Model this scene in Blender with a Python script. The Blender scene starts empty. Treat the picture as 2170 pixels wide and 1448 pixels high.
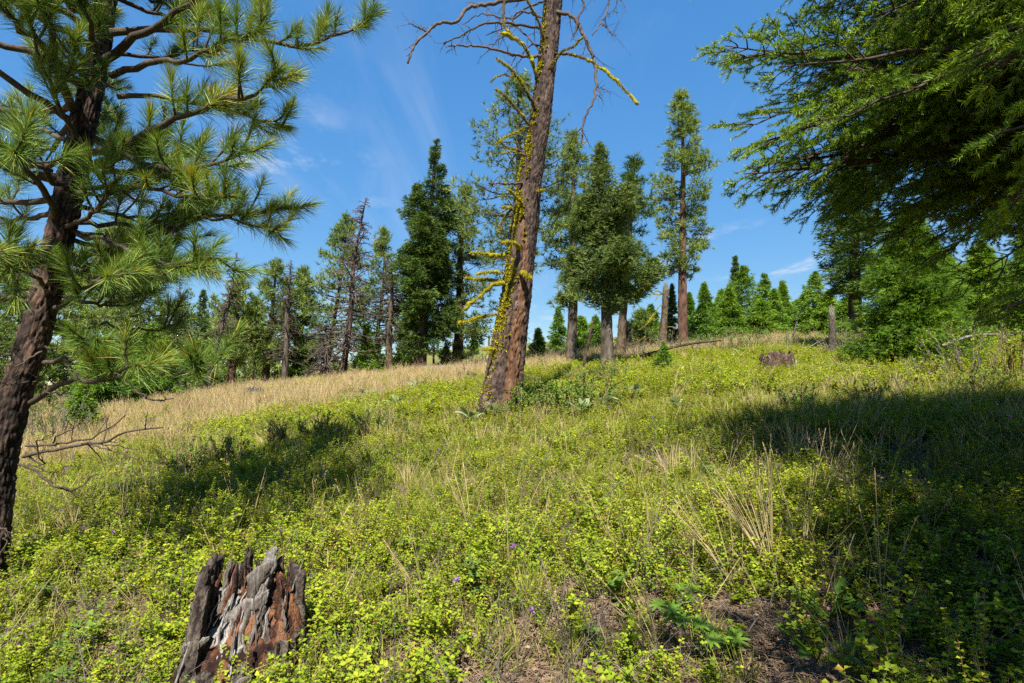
import bpy, math, random
import numpy as np
from mathutils import Vector, Matrix, Euler

R = math.radians
sc = bpy.context.scene
COL = sc.collection

# ------------------------------------------------------------------ camera
FPX, UC, VC = 1205.0, 1085.0, 724.0          # focal length and centre in photograph pixels
TILT = R(4.0)
CAM = np.array([0.0, 0.0, 1.5])
cam_d = bpy.data.cameras.new('camera')
cam_d.sensor_width = 36.0
cam_d.lens = 36.0 * FPX / 2170.0
cam_d.clip_start = 0.05
cam_d.clip_end = 3000.0
cam = bpy.data.objects.new('camera', cam_d)
COL.objects.link(cam)
cam.location = CAM
cam.rotation_euler = (R(90) + TILT, 0, 0)
sc.camera = cam

# ------------------------------------------------------------------ sky, sun, exposure
SUN_TRAVEL = (0.10, 1.0)                      # horizontal direction in which the light travels
SUN_ELEV = R(54)
world = bpy.data.worlds.new('World')
sc.world = world
world.use_nodes = True
wn, wl = world.node_tree.nodes, world.node_tree.links
wn.clear()
w_out = wn.new('ShaderNodeOutputWorld')
w_bg = wn.new('ShaderNodeBackground')
w_bg.inputs['Strength'].default_value = 0.080
sky = wn.new('ShaderNodeTexSky')
sky.sky_type = 'NISHITA'
sky.sun_disc = False
sky.sun_elevation = SUN_ELEV
_az = math.atan2(-SUN_TRAVEL[0], -SUN_TRAVEL[1])     # compass angle of the sun, from +Y towards +X
sky.sun_rotation = _az
sky.altitude = 1200
sky.air_density = 1.0
sky.dust_density = 0.12
sky.ozone_density = 1.6
# thin clouds: noise on a flat layer overhead
tc = wn.new('ShaderNodeTexCoord')
sep = wn.new('ShaderNodeSeparateXYZ'); wl.new(tc.outputs['Generated'], sep.inputs[0])
def wmath(op, a, b=None, clamp=False):
    n = wn.new('ShaderNodeMath'); n.operation = op; n.use_clamp = clamp
    for i, v in enumerate((a, b)):
        if v is None: continue
        if isinstance(v, (int, float)): n.inputs[i].default_value = v
        else: wl.new(v, n.inputs[i])
    return n.outputs[0]
zc = wmath('MAXIMUM', wmath('ADD', sep.outputs[2], 0.06), 0.03)
px_, py_ = wmath('DIVIDE', sep.outputs[0], zc), wmath('DIVIDE', sep.outputs[1], zc)
comb = wn.new('ShaderNodeCombineXYZ'); wl.new(px_, comb.inputs[0]); wl.new(py_, comb.inputs[1])
def wnoise(scale, detail, rough, loc, sc3=(1, 1, 1), rot=0.0, dist=0.0):
    mp = wn.new('ShaderNodeMapping'); wl.new(comb.outputs[0], mp.inputs[0])
    mp.inputs['Location'].default_value = loc
    mp.inputs['Rotation'].default_value = (0, 0, rot)
    mp.inputs['Scale'].default_value = sc3
    n = wn.new('ShaderNodeTexNoise'); wl.new(mp.outputs[0], n.inputs['Vector'])
    n.inputs['Scale'].default_value = scale; n.inputs['Detail'].default_value = detail
    n.inputs['Roughness'].default_value = rough; n.inputs['Distortion'].default_value = dist
    return n.outputs['Fac']
def wramp(f, a, b):
    m = wn.new('ShaderNodeMapRange'); m.interpolation_type = 'SMOOTHSTEP'; wl.new(f, m.inputs[0])
    m.inputs[1].default_value = a; m.inputs[2].default_value = b
    return m.outputs[0]
low = wnoise(0.35, 2, 0.5, (1.4, 8.8, 0))
puff = wnoise(2.0, 8, 0.62, (4.4, 9.1, 0), sc3=(1.3, 0.8, 1))
pm = wmath('MULTIPLY', wramp(puff, 0.53, 0.70), wramp(low, 0.44, 0.60))
cir = wnoise(0.9, 7, 0.6, (0.3, 0.2, 0), sc3=(3.0, 0.5, 1), rot=R(35), dist=0.6)
low2 = wnoise(0.5, 1, 0.5, (7.3, 2.2, 0))
cm = wmath('MULTIPLY', wmath('MULTIPLY', wramp(cir, 0.48, 0.80), wramp(low2, 0.42, 0.66)), 0.30)
cmask = wmath('MINIMUM', wmath('ADD', wmath('MULTIPLY', pm, 0.66), cm), 0.85)
mixc = wn.new('ShaderNodeMix'); mixc.data_type = 'RGBA'
wl.new(cmask, mixc.inputs[0])
hs = wn.new('ShaderNodeHueSaturation'); hs.inputs['Saturation'].default_value = 1.28; hs.inputs['Hue'].default_value = 0.496
wl.new(sky.outputs[0], hs.inputs['Color'])
# hazeless mountain air: the sky's brightness is compressed towards the horizon, as a camera's tone curve does
sepc = wn.new('ShaderNodeSeparateColor'); wl.new(hs.outputs[0], sepc.inputs[0])
den = wmath('ADD', wmath('MULTIPLY', sepc.outputs[2], 0.178), 0.34)
dv = wn.new('ShaderNodeCombineXYZ')
for q in range(3): wl.new(den, dv.inputs[q])
vd = wn.new('ShaderNodeVectorMath'); vd.operation = 'DIVIDE'; wl.new(hs.outputs[0], vd.inputs[0]); wl.new(dv.outputs[0], vd.inputs[1])
wl.new(vd.outputs[0], mixc.inputs[6])
mixc.inputs[7].default_value = (3.9, 4.2, 4.7, 1)
wl.new(mixc.outputs[2], w_bg.inputs['Color'])
wl.new(w_bg.outputs[0], w_out.inputs['Surface'])

sun_d = bpy.data.lights.new('sun', 'SUN')
sun_d.energy = 5.0
sun_d.angle = R(0.53)
sun_d.color = (1.0, 0.94, 0.83)
sun = bpy.data.objects.new('sun', sun_d)
COL.objects.link(sun)
_h = math.hypot(*SUN_TRAVEL)
sun_dir = Vector((SUN_TRAVEL[0] / _h * math.cos(SUN_ELEV), SUN_TRAVEL[1] / _h * math.cos(SUN_ELEV), -math.sin(SUN_ELEV)))
sun.rotation_euler = sun_dir.to_track_quat('-Z', 'Y').to_euler()
sun.location = (-4, -20, 25)

vs = sc.view_settings
vs.view_transform = 'Standard'
vs.look = 'None'
vs.gamma = 1.0
vs.use_curve_mapping = False
vs.exposure = 1.4
cy = sc.cycles
cy.max_bounces = 7; cy.diffuse_bounces = 4; cy.glossy_bounces = 2; cy.transmission_bounces = 4; cy.transparent_max_bounces = 4
cy.use_denoising = False
cy.sample_clamp_indirect = 4.0
cy.caustics_reflective = False; cy.caustics_refractive = False

# ------------------------------------------------------------------ numeric helpers
def rng(seed): return np.random.RandomState(seed)
def smooth(t): t = np.clip(t, 0, 1); return t * t * (3 - 2 * t)
def norm(a): return a / np.maximum(np.linalg.norm(a, axis=-1, keepdims=True), 1e-9)

def _hash(ix, iy, iz, s):
    h = (ix * 374761393 + iy * 668265263 + iz * 2147483647 + s * 1274126177) & 0xFFFFFFFF
    h = ((h ^ (h >> 13)) * 1274126177) & 0xFFFFFFFF
    h = ((h ^ (h >> 16)) * 2246822519) & 0xFFFFFFFF
    return ((h ^ (h >> 15)) & 0xFFFFFF) / float(0xFFFFFF)
def vnoise(p, s=0):
    """value noise in -1..1 for points (N,3)"""
    p = np.asarray(p, float)
    i = np.floor(p).astype(np.int64); f = p - i; f = f * f * (3 - 2 * f)
    out = 0
    for dx in (0, 1):
        for dy in (0, 1):
            for dz in (0, 1):
                w = (f[:, 0] if dx else 1 - f[:, 0]) * (f[:, 1] if dy else 1 - f[:, 1]) * (f[:, 2] if dz else 1 - f[:, 2])
                out = out + w * _hash(i[:, 0] + dx, i[:, 1] + dy, i[:, 2] + dz, s)
    return out * 2 - 1
def fbm(p, s=0, o=4):
    p = np.asarray(p, float); v = 0; a = 1.0; t = 0
    for k in range(o):
        v = v + a * vnoise(p * (2.03 ** k), s + k * 17); t += a; a *= 0.5
    return v / t
def worley(p, s=0):
    """F1 and F2-F1 of a cell noise for points (N,3)"""
    p = np.asarray(p, float); i = np.floor(p).astype(np.int64)
    f1 = np.full(len(p), 9.0); f2 = np.full(len(p), 9.0)
    for dx in (-1, 0, 1):
        for dy in (-1, 0, 1):
            for dz in (-1, 0, 1):
                c = i + (dx, dy, dz)
                q = c + np.stack([_hash(c[:, 0], c[:, 1], c[:, 2], s + k) for k in (1, 2, 3)], 1)
                d = np.linalg.norm(q - p, axis=1)
                m = d < f1
                f2 = np.where(m, f1, np.minimum(f2, d)); f1 = np.where(m, d, f1)
    return f1, f2 - f1

# ------------------------------------------------------------------ the lie of the land
_RX = np.array([-400, -120, -80, -43, -25, -6, 20, 60, 150, 400.0])
_RZ = np.array([-6, -2, 0.6, 2.2, 4.4, 6.9, 8.6, 9.5, 10, 10.0])
def ground(x, y):
    x = np.asarray(x, float); y = np.asarray(y, float)
    xs = 26 * np.tanh(x / 26)
    ysat = 21 + np.clip(xs, -10, 12) * 0.5
    over = np.maximum(y - ysat, 0)
    ye = np.minimum(y, ysat) + 4.0 * (1 - np.exp(-over / 4.0)) - 0.02 * np.clip(over - 4, 0, 30)
    ye = np.where(y < 0, 8 * np.tanh(y / 8), ye)
    z = -0.09 + 0.10 * ye + 0.08 * xs - 0.0008 * xs * xs
    far = np.interp(x, _RX, _RZ)
    t = smooth((y - 42) / 50.0)
    z = z * (1 - t) + far * t
    z = z - np.clip(y - 100, 0, 1e4) * 0.03
    sh = np.shape(z)
    p = np.stack([np.ravel(np.broadcast_to(x, sh)), np.ravel(np.broadcast_to(y, sh)), np.zeros(z.size)], 1)
    z = z + (0.10 * fbm(p * 0.35, 5, 2) + 0.03 * vnoise(p * 2.1, 9)).reshape(sh)
    return z
def gz(x, y): return float(ground(np.array([x]), np.array([y]))[0])
def ray(u, v):
    a, b = (u - UC) / FPX, (VC - v) / FPX
    return np.array([a, math.cos(TILT) - b * math.sin(TILT), math.sin(TILT) + b * math.cos(TILT)])
def P(u, v, d):
    """world point seen at photograph pixel (u, v), d metres ahead"""
    r = ray(u, v); return CAM + r * (d / r[1])
def PP(lst): return np.array([P(*q) for q in lst])
def G(u, v):
    """ground point seen at pixel (u, v)"""
    d = 1.5
    for _ in range(4000):
        p = P(u, v, d)
        if p[2] <= gz(p[0], p[1]): return p
        d += 0.02 + d * 0.004
    return p
def foot(u, d, v=790):
    p = P(u, v, d); return np.array([p[0], d, gz(p[0], d)])

# ------------------------------------------------------------------ mesh helpers
class MB:
    def __init__(self):
        self.v, self.t, self.f3, self.f4, self.n = [], [], [], [], 0
    def add(self, v, f3=None, f4=None, tint=0.5):
        v = np.asarray(v, float).reshape(-1, 3)
        self.v.append(v); self.t.append(np.broadcast_to(np.asarray(tint, float), (len(v),)).copy())
        if f3 is not None and len(f3): self.f3.append(np.asarray(f3, np.int64) + self.n)
        if f4 is not None and len(f4): self.f4.append(np.asarray(f4, np.int64) + self.n)
        self.n += len(v)
    def merge(self, o, M=None, dt=0.0):
        if not o.n: return
        v, t = np.concatenate(o.v), np.concatenate(o.t)
        if M is not None: v = v @ M[:3, :3].T + M[:3, 3]
        self.add(v, np.concatenate(o.f3) if o.f3 else None, np.concatenate(o.f4) if o.f4 else None, np.clip(t + dt, 0, 1))
    def mesh(self, name, mat, smooth_=False):
        me = bpy.data.meshes.new(name)
        v = np.concatenate(self.v) if self.v else np.zeros((0, 3))
        f3 = np.concatenate(self.f3) if self.f3 else np.zeros((0, 3), np.int64)
        f4 = np.concatenate(self.f4) if self.f4 else np.zeros((0, 4), np.int64)
        me.vertices.add(len(v)); me.vertices.foreach_set('co', v.ravel().astype(np.float32))
        loops = np.concatenate([f3.ravel(), f4.ravel()]).astype(np.int32)
        me.loops.add(len(loops)); me.loops.foreach_set('vertex_index', loops)
        me.polygons.add(len(f3) + len(f4))
        st = np.concatenate([np.arange(len(f3)) * 3, len(f3) * 3 + np.arange(len(f4)) * 4]).astype(np.int32)
        me.polygons.foreach_set('loop_start', st)
        me.update(calc_edges=True)
        if smooth_: me.polygons.foreach_set('use_smooth', np.ones(len(me.polygons), bool))
        a = me.attributes.new('tint', 'FLOAT', 'POINT')
        a.data.foreach_set('value', (np.concatenate(self.t) if self.t else np.zeros(0)).astype(np.float32))
        for m in (mat if isinstance(mat, (list, tuple)) else [mat]): me.materials.append(m)
        return me
    def build(self, name, mat, parent=None, loc=None, smooth_=False):
        """links what was collected as one mesh object; loc is its origin in world space"""
        if loc is not None:
            for a in self.v: a -= np.asarray(loc)
        return link(name, self.mesh(name, mat, smooth_), parent, loc)

def link(name, data, parent=None, loc=None):
    o = bpy.data.objects.new(name, data); COL.objects.link(o)
    if parent is not None: o.parent = parent
    if loc is not None and parent is None: o.location = loc
    return o
def tag(o, label=None, cat=None, group=None, kind=None):
    if label: o['label'] = label
    if cat: o['category'] = cat
    if group: o['group'] = group
    if kind: o['kind'] = kind
    return o
def thing(name, loc, label, cat, group=None):
    o = bpy.data.objects.new(name, None); COL.objects.link(o); o.location = loc
    o.empty_display_size = 0.2
    return tag(o, label, cat, group)

def curve(pts, n):
    """Catmull-Rom through pts, n samples"""
    p = np.asarray(pts, float)
    if len(p) == 2: return p[0] + np.linspace(0, 1, n)[:, None] * (p[1] - p[0])
    q = np.vstack([2 * p[0] - p[1], p, 2 * p[-1] - p[-2]])
    L = np.concatenate([[0], np.cumsum(np.linalg.norm(np.diff(p, axis=0), axis=1))])
    s = np.linspace(0, L[-1], n); k = np.clip(np.searchsorted(L, s, side='right') - 1, 0, len(p) - 2)
    t = ((s - L[k]) / np.maximum(L[k + 1] - L[k], 1e-9))[:, None]
    a, b, c, d = q[k], q[k + 1], q[k + 2], q[k + 3]
    return 0.5 * (2 * b + (c - a) * t + (2 * a - 5 * b + 4 * c - d) * t * t + (3 * b - a - 3 * c + d) * t ** 3)
def frames(p):
    t = norm(np.gradient(p, axis=0))
    ref = np.array([0.31, 0.17, 0.93]) if abs(t[:, 2].mean()) < 0.75 else np.array([0.93, 0.31, 0.1])
    s = norm(np.cross(t, ref)); b = np.cross(t, s)
    return t, s, b
def tube(mb, p, r, n=6, tint=0.5, disp=None, cap=True):
    p = np.asarray(p, float); k = len(p); r = np.broadcast_to(np.asarray(r, float), (k,))
    t, s, b = frames(p)
    a = np.arange(n) * 2 * math.pi / n
    rad = np.repeat(r[:, None], n, 1)
    if disp is not None: rad = rad * disp
    v = p[:, None, :] + rad[:, :, None] * (np.cos(a)[None, :, None] * s[:, None, :] + np.sin(a)[None, :, None] * b[:, None, :])
    i = np.arange(k - 1)[:, None] * n; j = np.arange(n)[None, :]; j2 = (j + 1) % n
    f = np.stack([i + j, i + j2, i + n + j2, i + n + j], -1).reshape(-1, 4)
    tt = np.repeat(np.broadcast_to(np.asarray(tint, float), (k,))[:, None], n, 1).ravel()
    v = v.reshape(-1, 3); f3 = None
    if cap:
        v = np.vstack([v, p[-1] + t[-1] * r[-1] * 0.5]); tt = np.append(tt, tt[-1])
        jj = np.arange(n); f3 = np.stack([(k - 1) * n + jj, (k - 1) * n + (jj + 1) % n, np.full(n, k * n)], -1)
    mb.add(v, f3, f, tt)

def blades(mb, base, d, length, width, tint, seg=1, bend=0.0, side=None, rg=None):
    """thin tapering blades: base (N,3), unit direction d (N,3)"""
    N = len(base); rg = rg or rng(1)
    length = np.broadcast_to(length, (N,)); width = np.broadcast_to(width, (N,)); tint = np.broadcast_to(tint, (N,))
    if side is None: side = np.cross(d, rg.normal(size=(N, 3)))
    side = norm(side)
    down = np.array([0, 0, -1.0])
    if seg == 1:
        tip = base + d * length[:, None] + down * (bend * length)[:, None]
        v = np.stack([base - side * width[:, None] / 2, base + side * width[:, None] / 2, tip], 1).reshape(-1, 3)
        mb.add(v, np.arange(3 * N).reshape(N, 3), None, np.repeat(tint, 3)); return
    rows = []
    for k in range(seg):
        u = k / seg
        c = base + d * (length * u)[:, None] + down * (bend * length * u * u)[:, None]
        w = (width * (1 - 0.55 * u * u) / 2)[:, None]
        rows += [c - side * w, c + side * w]
    rows.append(base + d * length[:, None] + down * (bend * length)[:, None])
    m = 2 * seg + 1
    v = np.stack(rows, 1).reshape(-1, 3); o = (np.arange(N) * m)[:, None]
    f4 = np.concatenate([o + np.array([[2 * k, 2 * k + 1, 2 * k + 3, 2 * k + 2]]) for k in range(seg - 1)]) if seg > 1 else None
    f3 = o + np.array([[2 * seg - 2, 2 * seg - 1, 2 * seg]])
    mb.add(v, f3, f4, np.repeat(tint, m))
def leaves(mb, base, d, up, length, width, tint, fold=0.18, mid=0.45):
    """folded diamond leaves: four vertices and a midrib"""
    N = len(base); d = norm(d); s = norm(np.cross(d, up)); n = np.cross(s, d)
    L = np.broadcast_to(length, (N,))[:, None]; W = np.broadcast_to(width, (N,))[:, None]
    tip = base + d * L - n * L * 0.08
    m = base + d * L * mid
    lft, rgt = m - s * W / 2 + n * W * fold, m + s * W / 2 + n * W * fold
    v = np.stack([base, rgt, tip, lft], 1).reshape(-1, 3); o = (np.arange(N) * 4)[:, None]
    mb.add(v, np.concatenate([o + [[0, 1, 2]], o + [[0, 2, 3]]]), None, np.repeat(np.broadcast_to(tint, (N,)), 4))
def big_leaves(mb, base, d, up, length, width, tint, seg=6, bend=0.25, fold=0.12, shape=0.9):
    """longer leaves with an oval outline, midrib fold and droop"""
    N = len(base); d = norm(d); s = norm(np.cross(d, up)); n = np.cross(s, d)
    L = np.broadcast_to(length, (N,))[:, None]; W = np.broadcast_to(width, (N,))[:, None]
    rows = []
    for k in range(seg + 1):
        u = k / seg
        w = W * (math.sin(math.pi * min(u * 0.97 + 0.03, 1) ** shape) ** 0.8) / 2
        c = base + d * L * u - np.array([0, 0, 1.0]) * L * bend * u * u
        rows += [c - s * w + n * w * fold, c, c + s * w + n * w * fold]
    m = 3 * (seg + 1)
    v = np.stack(rows, 1).reshape(-1, 3); o = (np.arange(N) * m)[:, None]
    f = []
    for k in range(seg):
        a = 3 * k; f += [o + [[a, a + 1, a + 4, a + 3]], o + [[a + 1, a + 2, a + 5, a + 4]]]
    mb.add(v, None, np.concatenate(f), np.repeat(np.broadcast_to(tint, (N,)), m))

# ------------------------------------------------------------------ materials
def mat_new(name):
    m = bpy.data.materials.new(name); m.use_nodes = True
    nt = m.node_tree; nt.nodes.clear()
    out = nt.nodes.new('ShaderNodeOutputMaterial')
    return m, nt, nt.nodes, nt.links, out
def ramp_node(nt, stops):
    r = nt.nodes.new('ShaderNodeValToRGB'); e = r.color_ramp.elements
    while len(e) < len(stops): e.new(0.5)
    for el, (p, c) in zip(e, stops): el.position = p; el.color = (*c, 1)
    return r
def mat_leaf(name, stops, trans=0.35, rough=0.45, spec=0.35, patch=0.0, patch_scale=0.5, inst=0.25, tcol=1.25):
    m, nt, N, L, out = mat_new(name)
    at = N.new('ShaderNodeAttribute'); at.attribute_name = 'tint'
    oi = N.new('ShaderNodeObjectInfo')
    a = N.new('ShaderNodeMath'); a.operation = 'MULTIPLY_ADD'; L.new(oi.outputs['Random'], a.inputs[0]); a.inputs[1].default_value = inst; a.inputs[2].default_value = -inst / 2
    b = N.new('ShaderNodeMath'); b.operation = 'ADD'; L.new(at.outputs['Fac'], b.inputs[0]); L.new(a.outputs[0], b.inputs[1])
    fac = b.outputs[0]
    if patch:
        g = N.new('ShaderNodeNewGeometry'); nz = N.new('ShaderNodeTexNoise'); L.new(g.outputs['Position'], nz.inputs['Vector'])
        nz.inputs['Scale'].default_value = patch_scale; nz.inputs['Detail'].default_value = 3
        c = N.new('ShaderNodeMath'); c.operation = 'MULTIPLY_ADD'; L.new(nz.outputs['Fac'], c.inputs[0]); c.inputs[1].default_value = patch; c.inputs[2].default_value = -patch / 2
        d = N.new('ShaderNodeMath'); d.operation = 'ADD'; L.new(fac, d.inputs[0]); L.new(c.outputs[0], d.inputs[1]); fac = d.outputs[0]
    r = ramp_node(nt, stops); L.new(fac, r.inputs[0])
    p = N.new('ShaderNodeBsdfPrincipled'); L.new(r.outputs[0], p.inputs['Base Color'])
    p.inputs['Roughness'].default_value = rough; p.inputs['Specular IOR Level'].default_value = spec
    t = N.new('ShaderNodeBsdfTranslucent')
    h = N.new('ShaderNodeHueSaturation'); h.inputs['Hue'].default_value = 0.487; h.inputs['Saturation'].default_value = 1.1; h.inputs['Value'].default_value = tcol
    L.new(r.outputs[0], h.inputs['Color']); L.new(h.outputs[0], t.inputs['Color'])
    mx = N.new('ShaderNodeMixShader'); mx.inputs[0].default_value = trans
    L.new(p.outputs[0], mx.inputs[1]); L.new(t.outputs[0], mx.inputs[2]); L.new(mx.outputs[0], out.inputs['Surface'])
    return m
def mat_rough(name, stops, scale=(8, 8, 8), detail=6, bump=0.4, bump_scale=None, rough=0.9, tint_w=0.0, rnd=0.0, second=None):
    """noise-coloured matt material; second = (colour, noise scale, low, high) mixes in patches"""
    m, nt, N, L, out = mat_new(name)
    tcn = N.new('ShaderNodeTexCoord')
    mp = N.new('ShaderNodeMapping'); mp.inputs['Scale'].default_value = scale; L.new(tcn.outputs['Object'], mp.inputs[0])
    nz = N.new('ShaderNodeTexNoise'); L.new(mp.outputs[0], nz.inputs['Vector']); nz.inputs['Scale'].default_value = 1; nz.inputs['Detail'].default_value = detail; nz.inputs['Roughness'].default_value = 0.65
    fac = nz.outputs['Fac']
    if tint_w:
        at = N.new('ShaderNodeAttribute'); at.attribute_name = 'tint'
        a = N.new('ShaderNodeMath'); a.operation = 'SUBTRACT'; L.new(at.outputs['Fac'], a.inputs[0]); a.inputs[1].default_value = 0.5
        b = N.new('ShaderNodeMath'); b.operation = 'MULTIPLY_ADD'; L.new(a.outputs[0], b.inputs[0]); b.inputs[1].default_value = tint_w; L.new(fac, b.inputs[2]); fac = b.outputs[0]
    if rnd:
        oi = N.new('ShaderNodeObjectInfo'); b = N.new('ShaderNodeMath'); b.operation = 'MULTIPLY_ADD'; L.new(oi.outputs['Random'], b.inputs[0]); b.inputs[1].default_value = rnd
        c = N.new('ShaderNodeMath'); c.operation = 'SUBTRACT'; L.new(fac, c.inputs[0]); c.inputs[1].default_value = rnd / 2; L.new(c.outputs[0], b.inputs[2]); fac = b.outputs[0]
    r = ramp_node(nt, stops); L.new(fac, r.inputs[0]); colr = r.outputs[0]
    if second:
        n2 = N.new('ShaderNodeTexNoise'); L.new(tcn.outputs['Object'], n2.inputs['Vector']); n2.inputs['Scale'].default_value = second[1]; n2.inputs['Detail'].default_value = 4
        mr = N.new('ShaderNodeMapRange'); L.new(n2.outputs['Fac'], mr.inputs[0]); mr.inputs[1].default_value = second[2]; mr.inputs[2].default_value = second[3]
        mx = N.new('ShaderNodeMix'); mx.data_type = 'RGBA'; L.new(mr.outputs[0], mx.inputs[0]); L.new(colr, mx.inputs[6]); mx.inputs[7].default_value = (*second[0], 1); colr = mx.outputs[2]
    p = N.new('ShaderNodeBsdfPrincipled'); L.new(colr, p.inputs['Base Color']); p.inputs['Roughness'].default_value = rough; p.inputs['Specular IOR Level'].default_value = 0.2
    if bump:
        m2 = N.new('ShaderNodeMapping'); m2.inputs['Scale'].default_value = bump_scale or tuple(3 * s for s in scale); L.new(tcn.outputs['Object'], m2.inputs[0])
        nb = N.new('ShaderNodeTexNoise'); L.new(m2.outputs[0], nb.inputs['Vector']); nb.inputs['Scale'].default_value = 1; nb.inputs['Detail'].default_value = 5
        bm = N.new('ShaderNodeBump'); bm.inputs['Strength'].default_value = bump; bm.inputs['Distance'].default_value = 0.02
        L.new(nb.outputs['Fac'], bm.inputs['Height']); L.new(bm.outputs[0], p.inputs['Normal'])
    L.new(p.outputs[0], out.inputs['Surface'])
    return m

M = {}
M['pine_near'] = mat_leaf('long_pine_needles', [(0, (0.039, 0.088, 0.023)), (.45, (0.117, 0.203, 0.032)), (.78, (0.235, 0.290, 0.040)), (.93, (0.431, 0.333, 0.053)), (1, (0.587, 0.298, 0.063))], trans=.22, rough=.5, spec=.35, inst=.15)
M['bud'] = mat_rough('pine_bud', [(.2, (.20, .07, .02)), (.8, (.36, .15, .05))], (60, 60, 60), bump=0)
M['fir_near'] = mat_leaf('fir_needles', [(0, (0.045, 0.099, 0.016)), (.5, (0.139, 0.243, 0.020)), (.85, (0.336, 0.442, 0.027)), (1, (0.617, 0.331, 0.036))], trans=.25, rough=.62, spec=.18, inst=.2)
M['pine'] = mat_leaf('far_pine_needles', [(0, (.040, .078, .017)), (.5, (.125, .185, .034)), (.9, (.210, .270, .055)), (1, (.27, .25, .07))], trans=.2, rough=.62, spec=.18, inst=.3)
M['fir'] = mat_leaf('far_fir_needles', [(0, (0.036, 0.085, 0.017)), (.5, (0.099, 0.199, 0.022)), (1, (0.237, 0.356, 0.032))], trans=.22, rough=.62, spec=.18, inst=.3)
M['fir_bright'] = mat_leaf('young_fir_needles', [(0, (0.039, 0.092, 0.014)), (.5, (0.109, 0.210, 0.018)), (1, (0.264, 0.374, 0.030))], trans=.28, rough=.62, spec=.18, inst=.2)
M['olive'] = mat_leaf('olive_needles', [(0, (.052, .090, .024)), (.5, (.130, .185, .042)), (1, (.225, .275, .070))], trans=.2, rough=.62, spec=.18, inst=.2)
M['fir_dark'] = mat_leaf('dark_fir_needles', [(0, (0.024, 0.050, 0.011)), (.5, (0.061, 0.113, 0.018)), (1, (0.143, 0.192, 0.029))], trans=.15, rough=.62, spec=.18, inst=.2)
M['brown_needle'] = mat_leaf('dead_needles', [(0, (.06, .04, .03)), (1, (.17, .12, .09))], trans=.1, rough=.7)
M['shrub'] = mat_leaf('shrub_leaves', [(0, (0.066, 0.134, 0.012)), (.35, (0.159, 0.249, 0.017)), (.70, (0.296, 0.364, 0.025)), (.93, (0.428, 0.435, 0.038)), (.97, (0.395, 0.235, 0.058)), (1, (0.285, 0.123, 0.053))], trans=.40, rough=.55, spec=.10, patch=.45, patch_scale=.8, inst=.22)
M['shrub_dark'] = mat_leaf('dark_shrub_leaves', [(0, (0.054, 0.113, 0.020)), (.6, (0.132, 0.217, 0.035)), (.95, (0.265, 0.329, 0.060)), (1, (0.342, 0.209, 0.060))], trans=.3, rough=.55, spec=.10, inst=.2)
M['grass_dry'] = mat_leaf('dry_grass', [(0, (0.228, 0.160, 0.079)), (.45, (0.415, 0.321, 0.156)), (.8, (0.560, 0.449, 0.235)), (1, (0.374, 0.353, 0.133))], trans=.3, rough=.6, spec=.2, patch=.4, patch_scale=.35, inst=.3)
M['grass_green'] = mat_leaf('green_grass', [(0, (0.101, 0.151, 0.020)), (.5, (0.246, 0.280, 0.045)), (1, (0.426, 0.370, 0.090))], trans=.35, rough=.6, spec=.12, inst=.3)
M['balsam'] = mat_leaf('grey_green_leaves', [(0, (.09, .13, .05)), (.5, (.19, .25, .11)), (.85, (.30, .34, .17)), (1, (.34, .31, .07))], trans=.3, rough=.6, spec=.15, inst=.15)
M['lupine'] = mat_leaf('lupine_leaves', [(0, (.055, .13, .015)), (1, (.15, .25, .03))], trans=.35, rough=.55, spec=.15)
M['broad'] = mat_leaf('broad_green_leaves', [(0, (.04, .11, .014)), (1, (.13, .22, .025))], trans=.35, rough=.5, spec=.2)
M['petal'] = mat_leaf('purple_petals', [(0, (.16, .10, .36)), (1, (.36, .14, .42))], trans=.3, rough=.6)
M['petal_blue'] = mat_leaf('blue_petals', [(0, (.10, .13, .40)), (1, (.25, .27, .55))], trans=.3, rough=.6)
M['litter'] = mat_leaf('dead_litter', [(0, (0.072, 0.046, 0.030)), (.5, (0.180, 0.120, 0.078)), (1, (0.318, 0.233, 0.150))], trans=.1, rough=.8, spec=.15)
M['twig'] = mat_rough('grey_twigs', [(.2, (0.070, 0.056, 0.048)), (.8, (0.192, 0.162, 0.138))], (40, 40, 10), bump=0, rnd=.3)
M['stem'] = mat_rough('brown_stems', [(.2, (.10, .06, .035)), (.8, (.22, .14, .08))], (40, 40, 10), bump=0)
M['bark_pine'] = mat_rough('dark_pine_bark', [(.28, (0.009, 0.006, 0.005)), (.50, (0.032, 0.022, 0.018)), (.70, (0.081, 0.050, 0.037)), (.9, (0.155, 0.088, 0.062))], (9, 9, 5), bump=.6, bump_scale=(55, 55, 26), tint_w=.75)
M['bark_branch'] = mat_rough('branch_bark', [(.25, (0.024, 0.017, 0.013)), (.55, (0.067, 0.050, 0.037)), (.85, (0.125, 0.096, 0.071))], (30, 30, 12), bump=.4, rnd=.15)
M['bark_snag'] = mat_rough('dead_trunk_bark', [(.25, (0.011, 0.007, 0.007)), (.48, (0.048, 0.032, 0.025)), (.68, (0.097, 0.064, 0.052)), (.88, (0.173, 0.132, 0.112))], (7, 7, 4), bump=.7, bump_scale=(40, 40, 22), tint_w=.75)
M['wood_bare'] = mat_rough('bare_orange_wood', [(.2, (0.030, 0.012, 0.006)), (.5, (0.116, 0.058, 0.032)), (.8, (0.190, 0.122, 0.084))], (14, 14, 2.5), bump=.6, bump_scale=(60, 60, 10), tint_w=.5)
M['bark_red'] = mat_rough('reddish_bark', [(.25, (0.026, 0.013, 0.009)), (.55, (0.096, 0.051, 0.034)), (.85, (0.166, 0.103, 0.072))], (8, 8, 2.5), bump=.5, tint_w=.6)
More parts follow.
